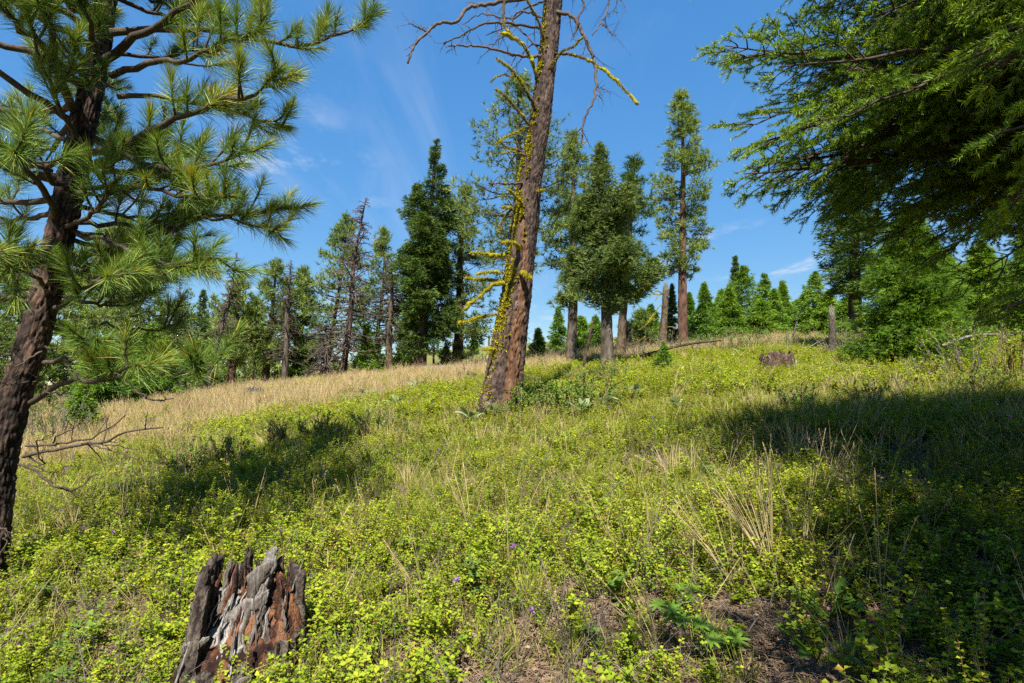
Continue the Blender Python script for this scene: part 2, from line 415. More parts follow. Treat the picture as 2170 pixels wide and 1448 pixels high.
M['bark_grey'] = mat_rough('grey_bark', [(.25, (0.023, 0.018, 0.015)), (.55, (0.079, 0.064, 0.050)), (.85, (0.154, 0.131, 0.110))], (8, 8, 2.5), bump=.5, tint_w=.6)
M['bark_dark'] = mat_rough('dark_bark', [(.25, (0.016, 0.010, 0.007)), (.55, (0.060, 0.038, 0.026)), (.85, (0.128, 0.088, 0.064))], (8, 8, 4), bump=.6, tint_w=.6)
M['bark_lichen'] = mat_rough('lichened_bark', [(.25, (0.027, 0.018, 0.012)), (.55, (0.082, 0.058, 0.040)), (.85, (0.136, 0.106, 0.076))], (8, 8, 2.5), bump=.5, tint_w=.6, second=((.17, .14, .03), 7.0, .56, .70))
M['dead_wood'] = mat_rough('weathered_grey_wood', [(.25, (0.064, 0.053, 0.044)), (.55, (0.147, 0.128, 0.110)), (.85, (0.255, 0.232, 0.206))], (25, 25, 5), bump=.5, tint_w=.4, rnd=.2)
M['dead_branch'] = mat_rough('dead_branches', [(.25, (0.037, 0.027, 0.022)), (.55, (0.084, 0.063, 0.054)), (.85, (0.149, 0.119, 0.104))], (25, 25, 8), bump=.2, rnd=.2)
M['lichen'] = mat_leaf('yellow_lichen', [(0, (0.081, 0.066, 0.008)), (.4, (0.233, 0.203, 0.011)), (.8, (0.377, 0.338, 0.018)), (1, (0.448, 0.423, 0.048))], trans=.15, rough=.8, spec=.1)
M['stump_bark'] = mat_rough('charcoal_stump_bark', [(.25, (0.011, 0.008, 0.007)), (.55, (0.049, 0.037, 0.030)), (.85, (0.119, 0.095, 0.079))], (24, 24, 12), bump=.9, bump_scale=(90, 90, 60), tint_w=.9)
M['stump_wood'] = mat_rough('weathered_stump_wood', [(.20, (0.030, 0.018, 0.012)), (.42, (0.085, 0.071, 0.058)), (.62, (0.170, 0.154, 0.140)), (.90, (0.289, 0.274, 0.260))], (42, 42, 5), bump=.9, bump_scale=(120, 120, 10), tint_w=.7)
M['rot'] = mat_rough('red_rotten_wood', [(.25, (0.019, 0.008, 0.006)), (.5, (0.081, 0.034, 0.018)), (.8, (0.170, 0.078, 0.038))], (30, 30, 20), bump=.9, bump_scale=(110, 110, 80), tint_w=.8)

def mat_ground():
    m, nt, N, L, out = mat_new('meadow_ground')
    g = N.new('ShaderNodeNewGeometry')
    def nz(scale, detail=5):
        n = N.new('ShaderNodeTexNoise'); L.new(g.outputs['Position'], n.inputs['Vector']); n.inputs['Scale'].default_value = scale; n.inputs['Detail'].default_value = detail; n.inputs['Roughness'].default_value = .65; return n.outputs['Fac']
    soil = ramp_node(nt, [(.25, (.055, .036, .026)), (.5, (.14, .10, .072)), (.75, (.26, .19, .135))]); L.new(nz(14, 8), soil.inputs[0])
    dry = ramp_node(nt, [(.25, (.15, .115, .045)), (.5, (.25, .20, .075)), (.75, (.34, .28, .12))]); L.new(nz(1.1, 8), dry.inputs[0])
    grn = ramp_node(nt, [(.3, (.075, .095, .022)), (.6, (.17, .16, .05)), (.8, (.26, .21, .085))]); L.new(nz(.12, 8), grn.inputs[0])
    at = N.new('ShaderNodeAttribute'); at.attribute_name = 'tint'       # 0 bare litter, 0.5 dry grass, 1 far hillside grass
    def mr(a, b):
        n = N.new('ShaderNodeMapRange'); L.new(at.outputs['Fac'], n.inputs[0]); n.inputs[1].default_value = a; n.inputs[2].default_value = b; return n.outputs[0]
    m1 = N.new('ShaderNodeMix'); m1.data_type = 'RGBA'; L.new(mr(.1, .5), m1.inputs[0]); L.new(soil.outputs[0], m1.inputs[6]); L.new(dry.outputs[0], m1.inputs[7])
    m2 = N.new('ShaderNodeMix'); m2.data_type = 'RGBA'; L.new(mr(.5, 1), m2.inputs[0]); L.new(m1.outputs[2], m2.inputs[6]); L.new(grn.outputs[0], m2.inputs[7])
    p = N.new('ShaderNodeBsdfPrincipled'); L.new(m2.outputs[2], p.inputs['Base Color']); p.inputs['Roughness'].default_value = .95; p.inputs['Specular IOR Level'].default_value = .1
    b = N.new('ShaderNodeBump'); b.inputs['Strength'].default_value = .7; b.inputs['Distance'].default_value = .04; L.new(nz(35, 6), b.inputs['Height']); L.new(b.outputs[0], p.inputs['Normal'])
    L.new(p.outputs[0], out.inputs['Surface'])
    return m

# ------------------------------------------------------------------ ground
def dryness(x, y):
    """1 where the meadow is dry grass (upper left), 0 where shrubs cover it"""
    p = np.stack([x, y, 0 * x], 1)
    line = np.where(x < 0, 17.0 + 1.12 * x, 17.0 + 0.45 * x)
    return smooth(((y - line) + 1.6 * fbm(p * .5, 31, 3)) / 3.2 + .35)
def build_ground():
    k = np.linspace(-1, 1, 221)
    yy = np.concatenate([np.linspace(-40, -4, 14)[:-1], np.linspace(-4, 14, 130)[:-1], 14 * (700 / 14.) ** np.linspace(0, 1, 120)])
    X = np.sign(k)[None, :] * (np.abs(k)[None, :] ** 1.5) * (np.maximum(np.abs(yy), 6)[:, None] * 1.5 + 14)
    Y = np.repeat(yy[:, None], len(k), 1)
    Z = ground(X, Y)
    n = len(k); i = np.arange(len(yy) - 1)[:, None] * n; j = np.arange(n - 1)[None, :]
    f = np.stack([i + j, i + j + 1, i + n + j + 1, i + n + j], -1).reshape(-1, 4)
    d = np.hypot(X, Y).ravel()
    t = .5 * smooth((d - 4) / 8) + .5 * smooth((d - 32) / 12)
    mb = MB(); mb.add(np.stack([X, Y, Z], -1).reshape(-1, 3), None, f, t)
    o = mb.build('ground', mat_ground(), smooth_=True)
    tag(o, kind='structure', label='sloping hillside meadow ground')
build_ground()

# ------------------------------------------------------------------ trunks and limbs
def trunk(path, radii, seed, around=20, along=60, furrow=.10, flare=0.0, cell=(14, 6)):
    """bark-covered trunk; tint is low in the furrows, high on the plates"""
    p = curve(path, along)
    L = np.concatenate([[0], np.cumsum(np.linalg.norm(np.diff(p, axis=0), axis=1))])
    if len(radii) == len(path):
        cl = np.concatenate([[0], np.cumsum(np.linalg.norm(np.diff(np.asarray(path, float), axis=0), axis=1))])
        r = np.interp(np.linspace(0, 1, along), cl / cl[-1], radii)
    else: r = np.interp(np.linspace(0, 1, along), np.linspace(0, 1, len(radii)), radii)
    a = np.arange(around) * 2 * math.pi / around
    A, Lg = np.meshgrid(a, L)
    rr = np.repeat(r[:, None], around, 1)
    q = np.stack([np.cos(A) * rr * cell[0], np.sin(A) * rr * cell[0], Lg * cell[1]], -1).reshape(-1, 3)
    q = q + .6 * np.stack([vnoise(q * .7, seed), vnoise(q * .7, seed + 3), vnoise(q * .7, seed + 7)], 1)
    f1, ed = worley(q, seed)
    f1b, edb = worley(q * np.array([2.1, 2.1, 1.7]) + 7.7, seed + 5)
    plate = (np.clip(ed / .20, 0, 1) ** .7 * .75 + np.clip(edb / .25, 0, 1) * .25).reshape(A.shape)
    fine = fbm(np.stack([np.cos(A) * rr * 60, np.sin(A) * rr * 60, Lg * 34], -1).reshape(-1, 3), seed + 90, 3).reshape(A.shape)
    step = (_hash(np.floor(q[:, 0]).astype(np.int64), np.floor(q[:, 1]).astype(np.int64), np.floor(q[:, 2]).astype(np.int64), seed) - .5).reshape(A.shape)
    big = fbm(np.stack([np.cos(A) * 1.3, np.sin(A) * 1.3, Lg * 1.4], -1).reshape(-1, 3), seed + 50, 3).reshape(A.shape)
    disp = 1 + furrow * (plate - .6) + .07 * big + furrow * .55 * fine + furrow * .18 * vnoise(q * .8, seed + 33).reshape(A.shape)
    if flare: disp = disp + flare * np.exp(-Lg / .28) * (1 + .5 * np.sin(A * 4 + seed))
    tint = np.clip(.0 + .62 * plate + .24 * big + .40 * fine + .10 * (f1.reshape(A.shape)), 0, 1)
    mb = MB()
    n, k = around, along
    t, s, b = frames(p)
    R_ = rr * disp
    v = p[:, None, :] + R_[:, :, None] * (np.cos(a)[None, :, None] * s[:, None, :] + np.sin(a)[None, :, None] * b[:, None, :])
    i = np.arange(k - 1)[:, None] * n; j = np.arange(n)[None, :]; j2 = (j + 1) % n
    f = np.stack([i + j, i + j2, i + n + j2, i + n + j], -1).reshape(-1, 4)
    v = np.vstack([v.reshape(-1, 3), p[-1] + t[-1] * r[-1] * .8]); jj = np.arange(n)
    f3 = np.stack([(k - 1) * n + jj, (k - 1) * n + (jj + 1) % n, np.full(n, k * n)], -1)
    mb.add(v, f3, f, np.append(tint.ravel(), .4))
    return mb, p, r
def path_at(p, s): 
    i = s * (len(p) - 1); k = np.clip(np.floor(i).astype(int), 0, len(p) - 2); f = (i - k)
    return p[k] + (p[k + 1] - p[k]) * np.reshape(f, (-1, 1)) if np.ndim(s) else p[k] + (p[k + 1] - p[k]) * f

def dead_branch(mb, base, d, L, r, g, depth=2, droop=.1, nt=6, n=4):
    """bare crooked branch with finer twigs"""
    m = 5
    pts = [np.array(base)]; dd = np.array(d, float)
    for k in range(m):
        dd = norm(dd + g.normal(0, .16, 3) + np.array([0, 0, -droop * .35]))
        pts.append(pts[-1] + dd * L / m)
    ns = 8 if depth else 4
    p = curve(pts, ns); tube(mb, p, np.linspace(r, r * .25, ns), n, g.uniform(.3, .7), cap=False)
    if depth > 0:
        for k in range(nt):
            s = g.uniform(.25, .98); q = path_at(p, s)
            e = norm(norm(p[-1] - p[0]) * .7 + g.normal(0, .6, 3))
            dead_branch(mb, q, e, L * g.uniform(.2, .42) * (1.15 - s * .5), r * .42, g, depth - 1, droop, max(nt // 2, 2), 3)

# --------- far conifers: every crown is one mesh of needle bursts on real limbs
def burst(mb, c, d, n, L, w, tint, g, spread=.9, back=.06):
    """needle bursts: c,d (N,3)"""
    N = len(c)
    cc = np.repeat(c, n, 0); dd = np.repeat(d, n, 0)
    e = norm(dd + g.normal(0, spread, (N * n, 3)))
    blades(mb, cc - dd * g.uniform(0, back, (N * n, 1)), e, L * g.uniform(.7, 1.15, N * n), w, np.clip(np.repeat(tint, n) + g.normal(0, .10, N * n), 0, 1), rg=g)
def pine_crown(cr, wd, tp, s0, hw, g, nb=60, tufts=16, L=.24, w=.021, n=17, shape=(.35, .75), droop=.15, gap=.12, up=.25, clump=1.0):
    """tp: trunk path samples; branches between s0 and 1 of the height; hw: greatest half width"""
    nb, tufts = int(nb * 1.30), int(tufts * 1.3)
    C, D, T = [], [], []
    for b in range(nb):
        s = s0 + (1 - s0) * (b + g.uniform(0, 1)) / nb
        k = (s - s0) / (1 - s0)
        prof = min(1, .45 + k / shape[0] * .55) if k < shape[0] else ((1 - k) / (1 - shape[0])) ** shape[1]
        if g.rand() < gap: continue
        r = hw * max(prof, .10) * g.uniform(.65, 1.12)
        az = g.uniform(0, 2 * math.pi)
        pitch = (-.25 + .75 * k) + g.normal(0, .15) + up * .3
        o = path_at(tp, s)
        d = np.array([math.cos(az) * math.cos(pitch), math.sin(az) * math.cos(pitch), math.sin(pitch)])
        mid = o + d * r * .55 + np.array([0, 0, -droop * r * .3])
        end = o + d * r + np.array([0, 0, (up - droop) * r * .4])
        p = curve([o, mid, end], 5)
        tube(wd, p, np.linspace(.012 + r * .018, .006, 5), 3, g.uniform(.2, .7))
        m = max(int(tufts * (.35 + .8 * r / hw)), 4)
        nc = max(int(1.5 + 1.6 * r), 1); cs = np.clip(.97 - g.uniform(0, .55, nc) ** 1.2, .3, .98); cs[0] = .97
        co_ = g.normal(0, 1, (nc, 3)) * np.array([1, 1, .35]) * (.05 + .24 * r); co_[0] *= .25
        ci = g.randint(0, nc, m); ss = cs[ci]
        q = path_at(p, np.minimum(ss, .999))
        off = co_[ci] + g.normal(0, 1, (m, 3)) * np.array([1, 1, .62]) * (.10 + .055 * r) * clump
        C.append(q + off); D.append(norm((off - co_[ci]) * 3.5 + d * .5 + np.array([0, 0, .7]))); T.append(np.clip(g.normal(.5, .12) + g.normal(0, .10, m), 0, 1))
        for t_ in range(0, m, 4):
            tube(wd, np.array([q[t_], q[t_] + off[t_]]), [.008, .004], 3, .4, cap=False)
    C, D, T = np.concatenate(C), np.concatenate(D), np.concatenate(T)
    burst(cr, C, D, n, L, w, T, g)
def fir_crown(cr, wd, tp, s0, hw, g, nb=110, per=46, L=.15, w=.022, power=.85, droop=.25, up=.0, gap=.12, n=5, bulge=0.0):
    """dense layered crown: every branch is a flat spray of shoots"""
    nb, per = int(nb * 1.4), int(per * 1.2)
    B_, D_, T_, Ls = [], [], [], []
    for b in range(nb):
        k = (b + g.uniform(0, 1)) / nb; k = k ** 1.05
        s = s0 + (1 - s0) * k
        if g.rand() < gap: continue
        prof = (1 - k) ** power
        if bulge: prof = prof * (1 - bulge) + bulge * math.sin(math.pi * min(.12 + k * .88, 1))
        r = hw * max(prof, .05) * g.uniform(.50, 1.20)
        az = g.uniform(0, 2 * math.pi); o = path_at(tp, min(s, .999))
        pitch = up + .55 * k + g.normal(0, .12)
        h = np.array([math.cos(az), math.sin(az), 0]); sd = np.array([-math.sin(az), math.cos(az), 0])
        d = h * math.cos(pitch) + np.array([0, 0, math.sin(pitch)])
        end = o + d * r + np.array([0, 0, -droop * r * .5]); mid = o + d * r * .5
        p = curve([o, mid, end], 4)
        tube(wd, p, np.linspace(.008 + r * .012, .004, 4), 3, .4, cap=False)
        m = max(int(per * (.25 + .75 * r / hw)), 6)
        ss = g.uniform(.12, 1, m) ** .75
        lat = g.uniform(-1, 1, m) * (.10 + .42 * r * (1 - ss * .8))
        q = path_at(p, np.minimum(ss, .999)) + sd * lat[:, None] + np.array([0, 0, 1.0]) * (g.normal(0, .035 + .04 * r, m) - .22 * np.abs(lat))[:, None] - h * (np.abs(lat) * .35)[:, None]
        e = norm(h * .9 + sd * np.sign(lat)[:, None] * .65 + np.array([0, 0, -.15 * droop * 2]) + g.normal(0, .22, (m, 3)))
        B_.append(q); D_.append(e); T_.append(np.clip(g.normal(.45, .12) + .22 * (ss - .5) + g.normal(0, .10, m), 0, 1))
    B_, D_, T_ = np.concatenate(B_), np.concatenate(D_), np.concatenate(T_)
    burst(cr, B_, D_, n, L, w, T_, g, spread=.34, back=.05)
    # the leader
    c = np.repeat(tp[-1:], 10, 0) - np.linspace(0, .05 * np.linalg.norm(tp[-1] - tp[0]), 10)[:, None] * norm(tp[-1] - tp[-2])
    burst(cr, c, np.repeat(norm(tp[-1:] - tp[-2:-1]), 10, 0), 6, L, w, np.full(10, .55), g, spread=.6)

def px_tree(ub, ut, vt, d):
    b = foot(ub, d); t = P(ut, vt, d)
    return b, t
def far_tree(name, label, cat, kind, ub, ut, vt, d, vcb, hwpx, seed, rad=None, bark='bark_dark', leaf=None, group=None, bend=0.0, dead_part=0, **kw):
    """a tree standing d metres ahead, its foot at pixel column ub, its tip at (ut, vt), its crown reaching down to row vcb"""
    g = rng(seed)
    b, t = px_tree(ub, ut, vt, d)
    H = t[2] - b[2]; hw = hwpx / FPX * d * (1.2 if kind == 'pine' and ub < 870 else 1)
    root = thing(name, b, label, cat, group)
    rad = (rad if rad is not None else .012 * H + .03) * .85
    path = [b - np.array([0, 0, .15]), b + (t - b) * .33 + np.array([bend * .6 + g.normal(0, .008 * H), 0, 0]), b + (t - b) * .66 + np.array([bend + g.normal(0, .01 * H), g.normal(0, .01 * H), 0]), t]
    tb, tp, tr = trunk(path, [rad * 1.25, rad, rad * .75, rad * .45, rad * .10], seed, around=14, along=max(int(H * 5), 14), furrow=.14, flare=.35)
    tb.build('trunk', M[bark], root, b, smooth_=True)
    vcb = vcb + (28 if kind == 'pine' and ub < 870 else 0)
    zb = P(ub, vcb, d)[2]; s0 = float(np.clip((zb - b[2]) / H, .01, .95))
    cr, wd = MB(), MB()
    if kind in ('pine', 'fir', 'juniper'):
        f = float(np.clip(13.5 / d, .30, 1)); n0, w0 = (17, .021) if kind == 'pine' else (5, .022)
        if kind == 'pine' and ub < 870 and d < 30: kw['nb'] = int(kw.get('nb', 60) * 1.3)
        kw['w'] = kw.get('w', w0) / f ** .60; kw['n'] = max(int(round(kw.get('n', n0) * f)), 3)
    if kind == 'pine': pine_crown(cr, wd, tp, s0, hw, g, **kw)
    elif kind == 'fir': fir_crown(cr, wd, tp, s0, hw, g, **kw)
    elif kind == 'juniper':
        m = kw.pop('leaders', 7)
        fir_crown(cr, wd, tp, s0, hw * .72, g, **kw)
        for i in range(m):
            s1 = s0 + (1 - s0) * (.02 + .55 * i / m) + g.uniform(0, .05); az = i * 2.4 + g.normal(0, .3); o = path_at(tp, s1); rr_ = hw * g.uniform(.55, .85) * (1 - .45 * i / m)
            hh = H * (1 - s0) * g.uniform(.18, .30)
            lp = curve([o, o + np.array([math.cos(az) * rr_ * .7, math.sin(az) * rr_ * .7, hh * .25]), o + np.array([math.cos(az) * rr_, math.sin(az) * rr_, hh])], 12)
            tube(wd, lp, np.linspace(.05, .012, 12), 5, .4)
            k2 = dict(kw); k2['nb'] = int(kw['nb'] * .36); fir_crown(cr, wd, lp, .22, hw * g.uniform(.46, .62), g, **k2)
    elif kind == 'dead':
        nb = int(kw.get('nb', 70) * 1.4)
        for i in range(nb):
            k = (i + g.rand()) / nb; s = s0 + (1 - s0) * k
            L = hw * max((1 - k) ** kw.get('power', .7), .12) * g.uniform(.5, 1.15); az = g.uniform(0, 2 * math.pi)
            pt = g.normal(kw.get('pitch', -.1) + .5 * k, .2)
            dead_branch(wd, path_at(tp, min(s, .999)), np.array([math.cos(az) * math.cos(pt), math.sin(az) * math.cos(pt), math.sin(pt)]), L, .022 + .016 * L, g, 1, kw.get('droop', .2), kw.get('nt', 7), 3)
    if dead_part:
        for i in range(dead_part):
            s = g.uniform(max(s0 - .35, .12), s0 + .15); az = g.uniform(0, 2 * math.pi)
            dead_branch(wd, path_at(tp, s), np.array([math.cos(az), math.sin(az), g.normal(-.15, .15)]), hw * g.uniform(.3, .75), .016, g, 1, .25, 6, 3)
    if wd.n: tag(wd.build('limbs' if kind != 'dead' else 'dead_branches', M['dead_branch'], root, b), kind='stuff')
    if cr.n: cr.build('crown', M[leaf or ('pine' if kind == 'pine' else 'fir')], root, b)
    return root, tp

# ------------------------------------------------------------------ background trees
BG = "conifers along the far edge of the meadow"
def T_(*a, **k): return far_tree(*a, group=BG, **k)
# beyond the meadow, from the left edge of the view to the right
T_('pine_tree', 'broad green pine behind the upper trunk of the near leaning pine', 'tree', 'pine', 285, 262, 470, 18, 790, 115, 11, nb=70, tufts=18, bark='bark_dark')
T_('pine_tree', 'leafy pine half hidden at the far edge behind the leaning pine trunk', 'tree', 'pine', 40, 50, 540, 17, 800, 110, 12, nb=70, tufts=18)
T_('fir_tree', 'low dense dark fir at the meadow edge behind the near pine twigs', 'tree', 'fir', 320, 325, 690, 17, 850, 75, 13, leaf='fir', nb=110, per=50, power=.55)
T_('fir_tree', 'bushy dark fir beside the dry meadow under the near pine', 'tree', 'fir', 215, 215, 720, 16, 860, 70, 14, leaf='fir', nb=90, per=50, power=.5)
T_('fir_sapling', 'small pale green fir sapling left of the dry grass', 'tree', 'fir', 178, 176, 805, 12, 875, 34, 15, leaf='fir_bright', nb=60, per=26, L=.08, w=.02, rad=.03)
T_('dead_tree', 'grey leafless bushy dead fir left of the tall bare pole', 'tree', 'dead', 392, 380, 605, 22, 790, 62, 16, nb=90, rad=.12, bark='bark_grey')
T_('fir_tree', 'dark fir between the grey dead fir and the reddish pine trunk', 'tree', 'fir', 428, 432, 615, 26, 800, 48, 17, leaf='fir_dark', nb=90)
T_('dead_tree', 'tall thin bare pole leaning right with a spiky top', 'tree', 'dead', 436, 502, 535, 22, 700, 40, 18, nb=60, rad=.13, power=.5, bark='bark_grey')
T_('pine_tree', 'slim pine with a reddish lower trunk behind the bare pole', 'tree', 'pine', 486, 513, 585, 24, 745, 38, 19, nb=46, tufts=14, rad=.17, bark='bark_red')
T_('pine_tree', 'narrow pine left of the two topped dark trunked pine', 'tree', 'pine', 534, 537, 648, 29, 760, 32, 20, nb=40, tufts=12)
T_('pine_tree', 'dark trunked pine with rounded top left of the brown dead fir', 'tree', 'pine', 561, 586, 553, 25, 735, 46, 21, nb=54, tufts=16, rad=.17)
T_('dead_tree', 'brown dead fir with bare spire between two green pines', 'tree', 'dead', 602, 617, 553, 24, 760, 40, 22, nb=100, rad=.15, bark='bark_grey', power=.5)
T_('pine_tree', 'narrow green pine just right of the brown dead fir', 'tree', 'pine', 636, 643, 570, 26, 745, 34, 23, nb=50, tufts=14)
T_('fir_tree', 'short bright fir at the foot of the brown dead fir', 'tree', 'fir', 628, 632, 712, 25, 812, 38, 24, nb=70, leaf='fir')
T_('pine_tree', 'bushy pine left of the leaning dead topped trunk', 'tree', 'pine', 688, 738, 462, 26, 780, 70, 25, nb=80, tufts=18, dead_part=14)
T_('dead_tree', 'leaning tree with bare dead spire and brown trunk at meadow edge', 'tree', 'dead', 723, 776, 420, 23, 740, 72, 26, nb=120, rad=.135, bark='bark_snag', power=.45)
T_('dead_tree', 'grey tangle of a low dead fir by the leaning dead spire', 'tree', 'dead', 694, 690, 690, 23, 800, 62, 27, nb=70, rad=.09, bark='bark_grey', power=.25, pitch=-.3)
T_('pine_tree', 'pine right of the leaning dead spire with thin crown', 'tree', 'pine', 792, 815, 488, 26, 760, 50, 28, nb=60, tufts=15)
T_('fir_tree', 'young dark fir right of the leaning dead spire foot', 'tree', 'fir', 772, 776, 690, 24, 810, 42, 29, nb=80, leaf='fir')
T_('dead_tree', 'straight lichened dead fir with brown twigs left of tall dark fir', 'tree', 'dead', 826, 828, 545, 22, 720, 42, 30, nb=110, rad=.15, bark='bark_lichen', power=.35)
T_('fir_tree', 'tall dense dark fir with narrow pointed crown left of lichened snag', 'tree', 'juniper', 888, 926, 297, 22, 740, 84, 31, leaf='fir_dark', leaders=10, nb=170, per=54, power=.45, gap=.2, bulge=.4, rad=.24, bark='bark_dark', dead_part=8)
T_('fir_tree', 'bushy low fir at the foot of the tall dark fir', 'tree', 'fir', 858, 855, 690, 23.5, 815, 45, 32, nb=80, leaf='fir')
T_('pine_tree', 'pine with full rounded crown right of the tall dark fir', 'tree', 'pine', 968, 990, 400, 24, 750, 78, 33, nb=90, tufts=20, rad=.22, leaf='olive')
T_('fir_sapling', 'pale young fir beside the pine trunk below the far hill', 'tree', 'fir', 944, 945, 735, 24.5, 800, 26, 34, nb=50, leaf='fir_bright', rad=.04)
T_('dead_tree', 'thin bare trunk right of the tall dark fir foot', 'tree', 'dead', 920, 921, 690, 26, 700, 14, 35, nb=16, rad=.06, bark='bark_grey')
T_('pine_tree', 'large open crowned pine standing directly behind the lichened snag', 'tree', 'pine', 1072, 1098, 165, 20, 560, 132, 36, nb=88, tufts=18, rad=.24, dead_part=26, leaf='olive', gap=.2, clump=1.1, L=.22)
T_('fir_tree', 'small dark green conical fir right of the lichened snag', 'tree', 'fir', 1140, 1140, 698, 26, 800, 34, 37, nb=80, leaf='fir')
T_('fir_tree', 'mid green young fir left of the grey brown pine trunk', 'tree', 'fir', 1185, 1183, 652, 29, 800, 40, 38, nb=80, leaf='fir')
T_('pine_tree', 'pine with grey brown trunk between the snag and the olive juniper', 'tree', 'pine', 1208, 1216, 287, 21, 640, 58, 39, nb=70, tufts=18, rad=.19, bark='bark_grey')
T_('fir_tree', 'dark young fir behind the thick grey juniper trunk', 'tree', 'fir', 1262, 1262, 672, 26, 790, 48, 40, nb=80, leaf='fir')
T_('pine_tree', 'dark pine with lichened trunk behind the olive juniper', 'tree', 'pine', 1314, 1346, 338, 21.5, 640, 62, 41, nb=76, tufts=18, rad=.17, bark='bark_lichen', leaf='fir_dark')
T_('juniper_tree', 'dense olive green juniper with a thick pale grey trunk', 'tree', 'juniper', 1287, 1272, 305, 17, 660, 124, 42, leaf='olive', nb=130, per=60, L=.11, w=.019, power=.5, bulge=.45, up=.35, droop=.1, gap=.08, rad=.185, bark='bark_grey', n=6)
T_('pine_tree', 'rounded young pine left of the broken snag', 'tree', 'pine', 1358, 1358, 662, 26, 770, 42, 43, nb=50, tufts=18, rad=.07)
T_('fir_tree', 'slim dark fir just behind the broken snag', 'tree', 'fir', 1424, 1424, 603, 29, 760, 28, 44, nb=90, leaf='fir_dark')
T_('pine_tree', 'very tall straight pine with a reddish bare lower trunk', 'tree', 'pine', 1448, 1445, 196, 25, 575, 66, 45, nb=100, tufts=23, rad=.21, bark='bark_red', leaf='pine', gap=.15)
for i, (u, vt, d, hw, lf, lab) in enumerate([
    (1468, 626, 31, 28, 'fir', 'small pointed fir right of the tall straight pine trunk'),
    (1497, 628, 30, 30, 'fir', 'second young fir right of the tall straight pine'),
    (1530, 640, 31, 32, 'fir', 'young fir between the tall pine and the big paired firs'),
    (1557, 568, 33, 28, 'fir_dark', 'brownish dark fir tip rising behind the big paired firs'),
    (1572, 586, 29, 62, 'fir', 'broad pyramid fir in the middle of the skyline row'),
    (1606, 655, 27, 46, 'fir_bright', 'paler rounded young conifer before the broad pyramid fir'),
    (1627, 598, 30, 38, 'fir', 'pointed fir right of the broad pyramid fir'),
    (1662, 612, 30, 32, 'fir', 'slender rightmost fir of the skyline row before the gap'),
    (1703, 640, 29, 32, 'fir', 'low fir right of the gap in the skyline row'),
    (1725, 588, 27, 46, 'fir', 'bluish green fir just left of the dark trunked tree'),
    (1790, 640, 24, 44, 'fir', 'short fir behind the stub and the dark trunk'),
    (1483, 655, 27, 36, 'fir', 'low fir filling the gap right of the tall pine'), (1516, 662, 28, 34, 'fir_bright', 'low pale fir before the skyline row'), (1548, 640, 27, 38, 'fir', 'fir overlapping the left flank of the broad pyramid fir'),
    (1640, 640, 28, 40, 'fir', 'fir filling between the pointed and slender skyline firs'), (1685, 662, 30, 34, 'fir_bright', 'small pale fir standing in the gap of the skyline'), (1750, 640, 26, 40, 'fir', 'fir right behind the short pale stub'), (1386, 668, 27, 30, 'fir', 'small fir just left of the broken snag'), (1235, 690, 27, 34, 'fir', 'small fir behind the thin leaning sapling'),
    ]):
    T_('fir_tree', lab, 'tree', 'fir', u, u + (i * 37 % 17) - 8, vt - (i * 23 % 25) - 4, d, 790, hw * (1.3 + .06 * (i * 5 % 7)), 60 + i, leaf='fir_bright' if i % 3 == 1 else lf, nb=135, per=48, power=.8, gap=.25, L=.17, w=.024)
T_('fir_tree', 'dark trunked tree with black green crown under the fir boughs', 'tree', 'fir', 1816, 1812, 300, 17, 620, 88, 75, leaf='fir_dark', nb=150, per=60, power=.4, rad=.21, bark='bark_dark')
T_('fir_tree', 'big bright green young fir reaching the ground below the boughs', 'tree', 'fir', 1930, 1925, 440, 12.5, 745, 132, 76, leaf='fir_bright', nb=330, per=95, L=.11, w=.012, power=.72, n=8, rad=.09)
T_('fir_tree', 'green fir right of the big bright young fir', 'tree', 'fir', 2075, 2080, 520, 15, 730, 105, 77, leaf='fir_bright', nb=220, per=70, L=.12, w=.015, power=.65, n=7)
T_('fir_tree', 'shaded fir at the right edge behind the twiggy bush', 'tree', 'fir', 2190, 2190, 470, 14, 740, 105, 78, leaf='fir', nb=200, per=70, L=.12, w=.015, power=.6, n=7)
T_('fir_tree', 'narrow fir between the bright young fir and its neighbour', 'tree', 'fir', 2005, 2005, 540, 17, 740, 70, 79, leaf='fir', nb=150, per=60, L=.11, w=.025, power=.6)
T_('fir_sapling', 'little green fir sapling standing in the grass before the log', 'tree', 'fir', 1405, 1408, 732, 14, 808, 42, 80, leaf='fir_bright', nb=90, per=34, L=.075, w=.018, rad=.025, power=.9)
g = rng(5050)
for i in range(26):
    u = -60 + i * 27 + g.uniform(-10, 10); d = g.uniform(31, 46); vt = 640 + g.uniform(-30, 60) - (30 if u < 350 else 0)
    far_tree('pine_tree' if i % 3 else 'fir_tree', 'far conifer in the wood behind the dry meadow', 'tree', 'pine' if i % 3 else 'fir', u, u + g.uniform(-8, 8), vt, d, 850, 34, 2000 + i, group='far wood behind the dry meadow', leaf='pine' if i % 3 else 'fir', **(dict(nb=40, tufts=10, L=.32, w=.035) if i % 3 else dict(nb=60, per=26, L=.24, w=.04, power=.7)))
# small firs out on the far hillside
for i, (u, d, h, lab) in enumerate([(1005, 70, 3.0, 'tiny far fir on the hillside right of the pines'), (880, 85, 4.5, 'far fir on the hillside seen between trunks'), (800, 80, 4, 'far fir on the hillside left of the tall dark fir'), (655, 70, 4, 'far fir below the pines on the distant slope'), (545, 60, 4, 'far fir low on the distant slope behind dark trunk')]):
    b = foot(u, d, 760); q = (b[2] + h - 1.5) / d
    vt = VC - FPX * math.tan(math.atan(q) - TILT)
    T_('fir_tree', lab, 'tree', 'fir', u, u, vt, d, 800, FPX * h * .28 / d, 90 + i, leaf='fir', nb=50, per=16, L=.3, w=.09)

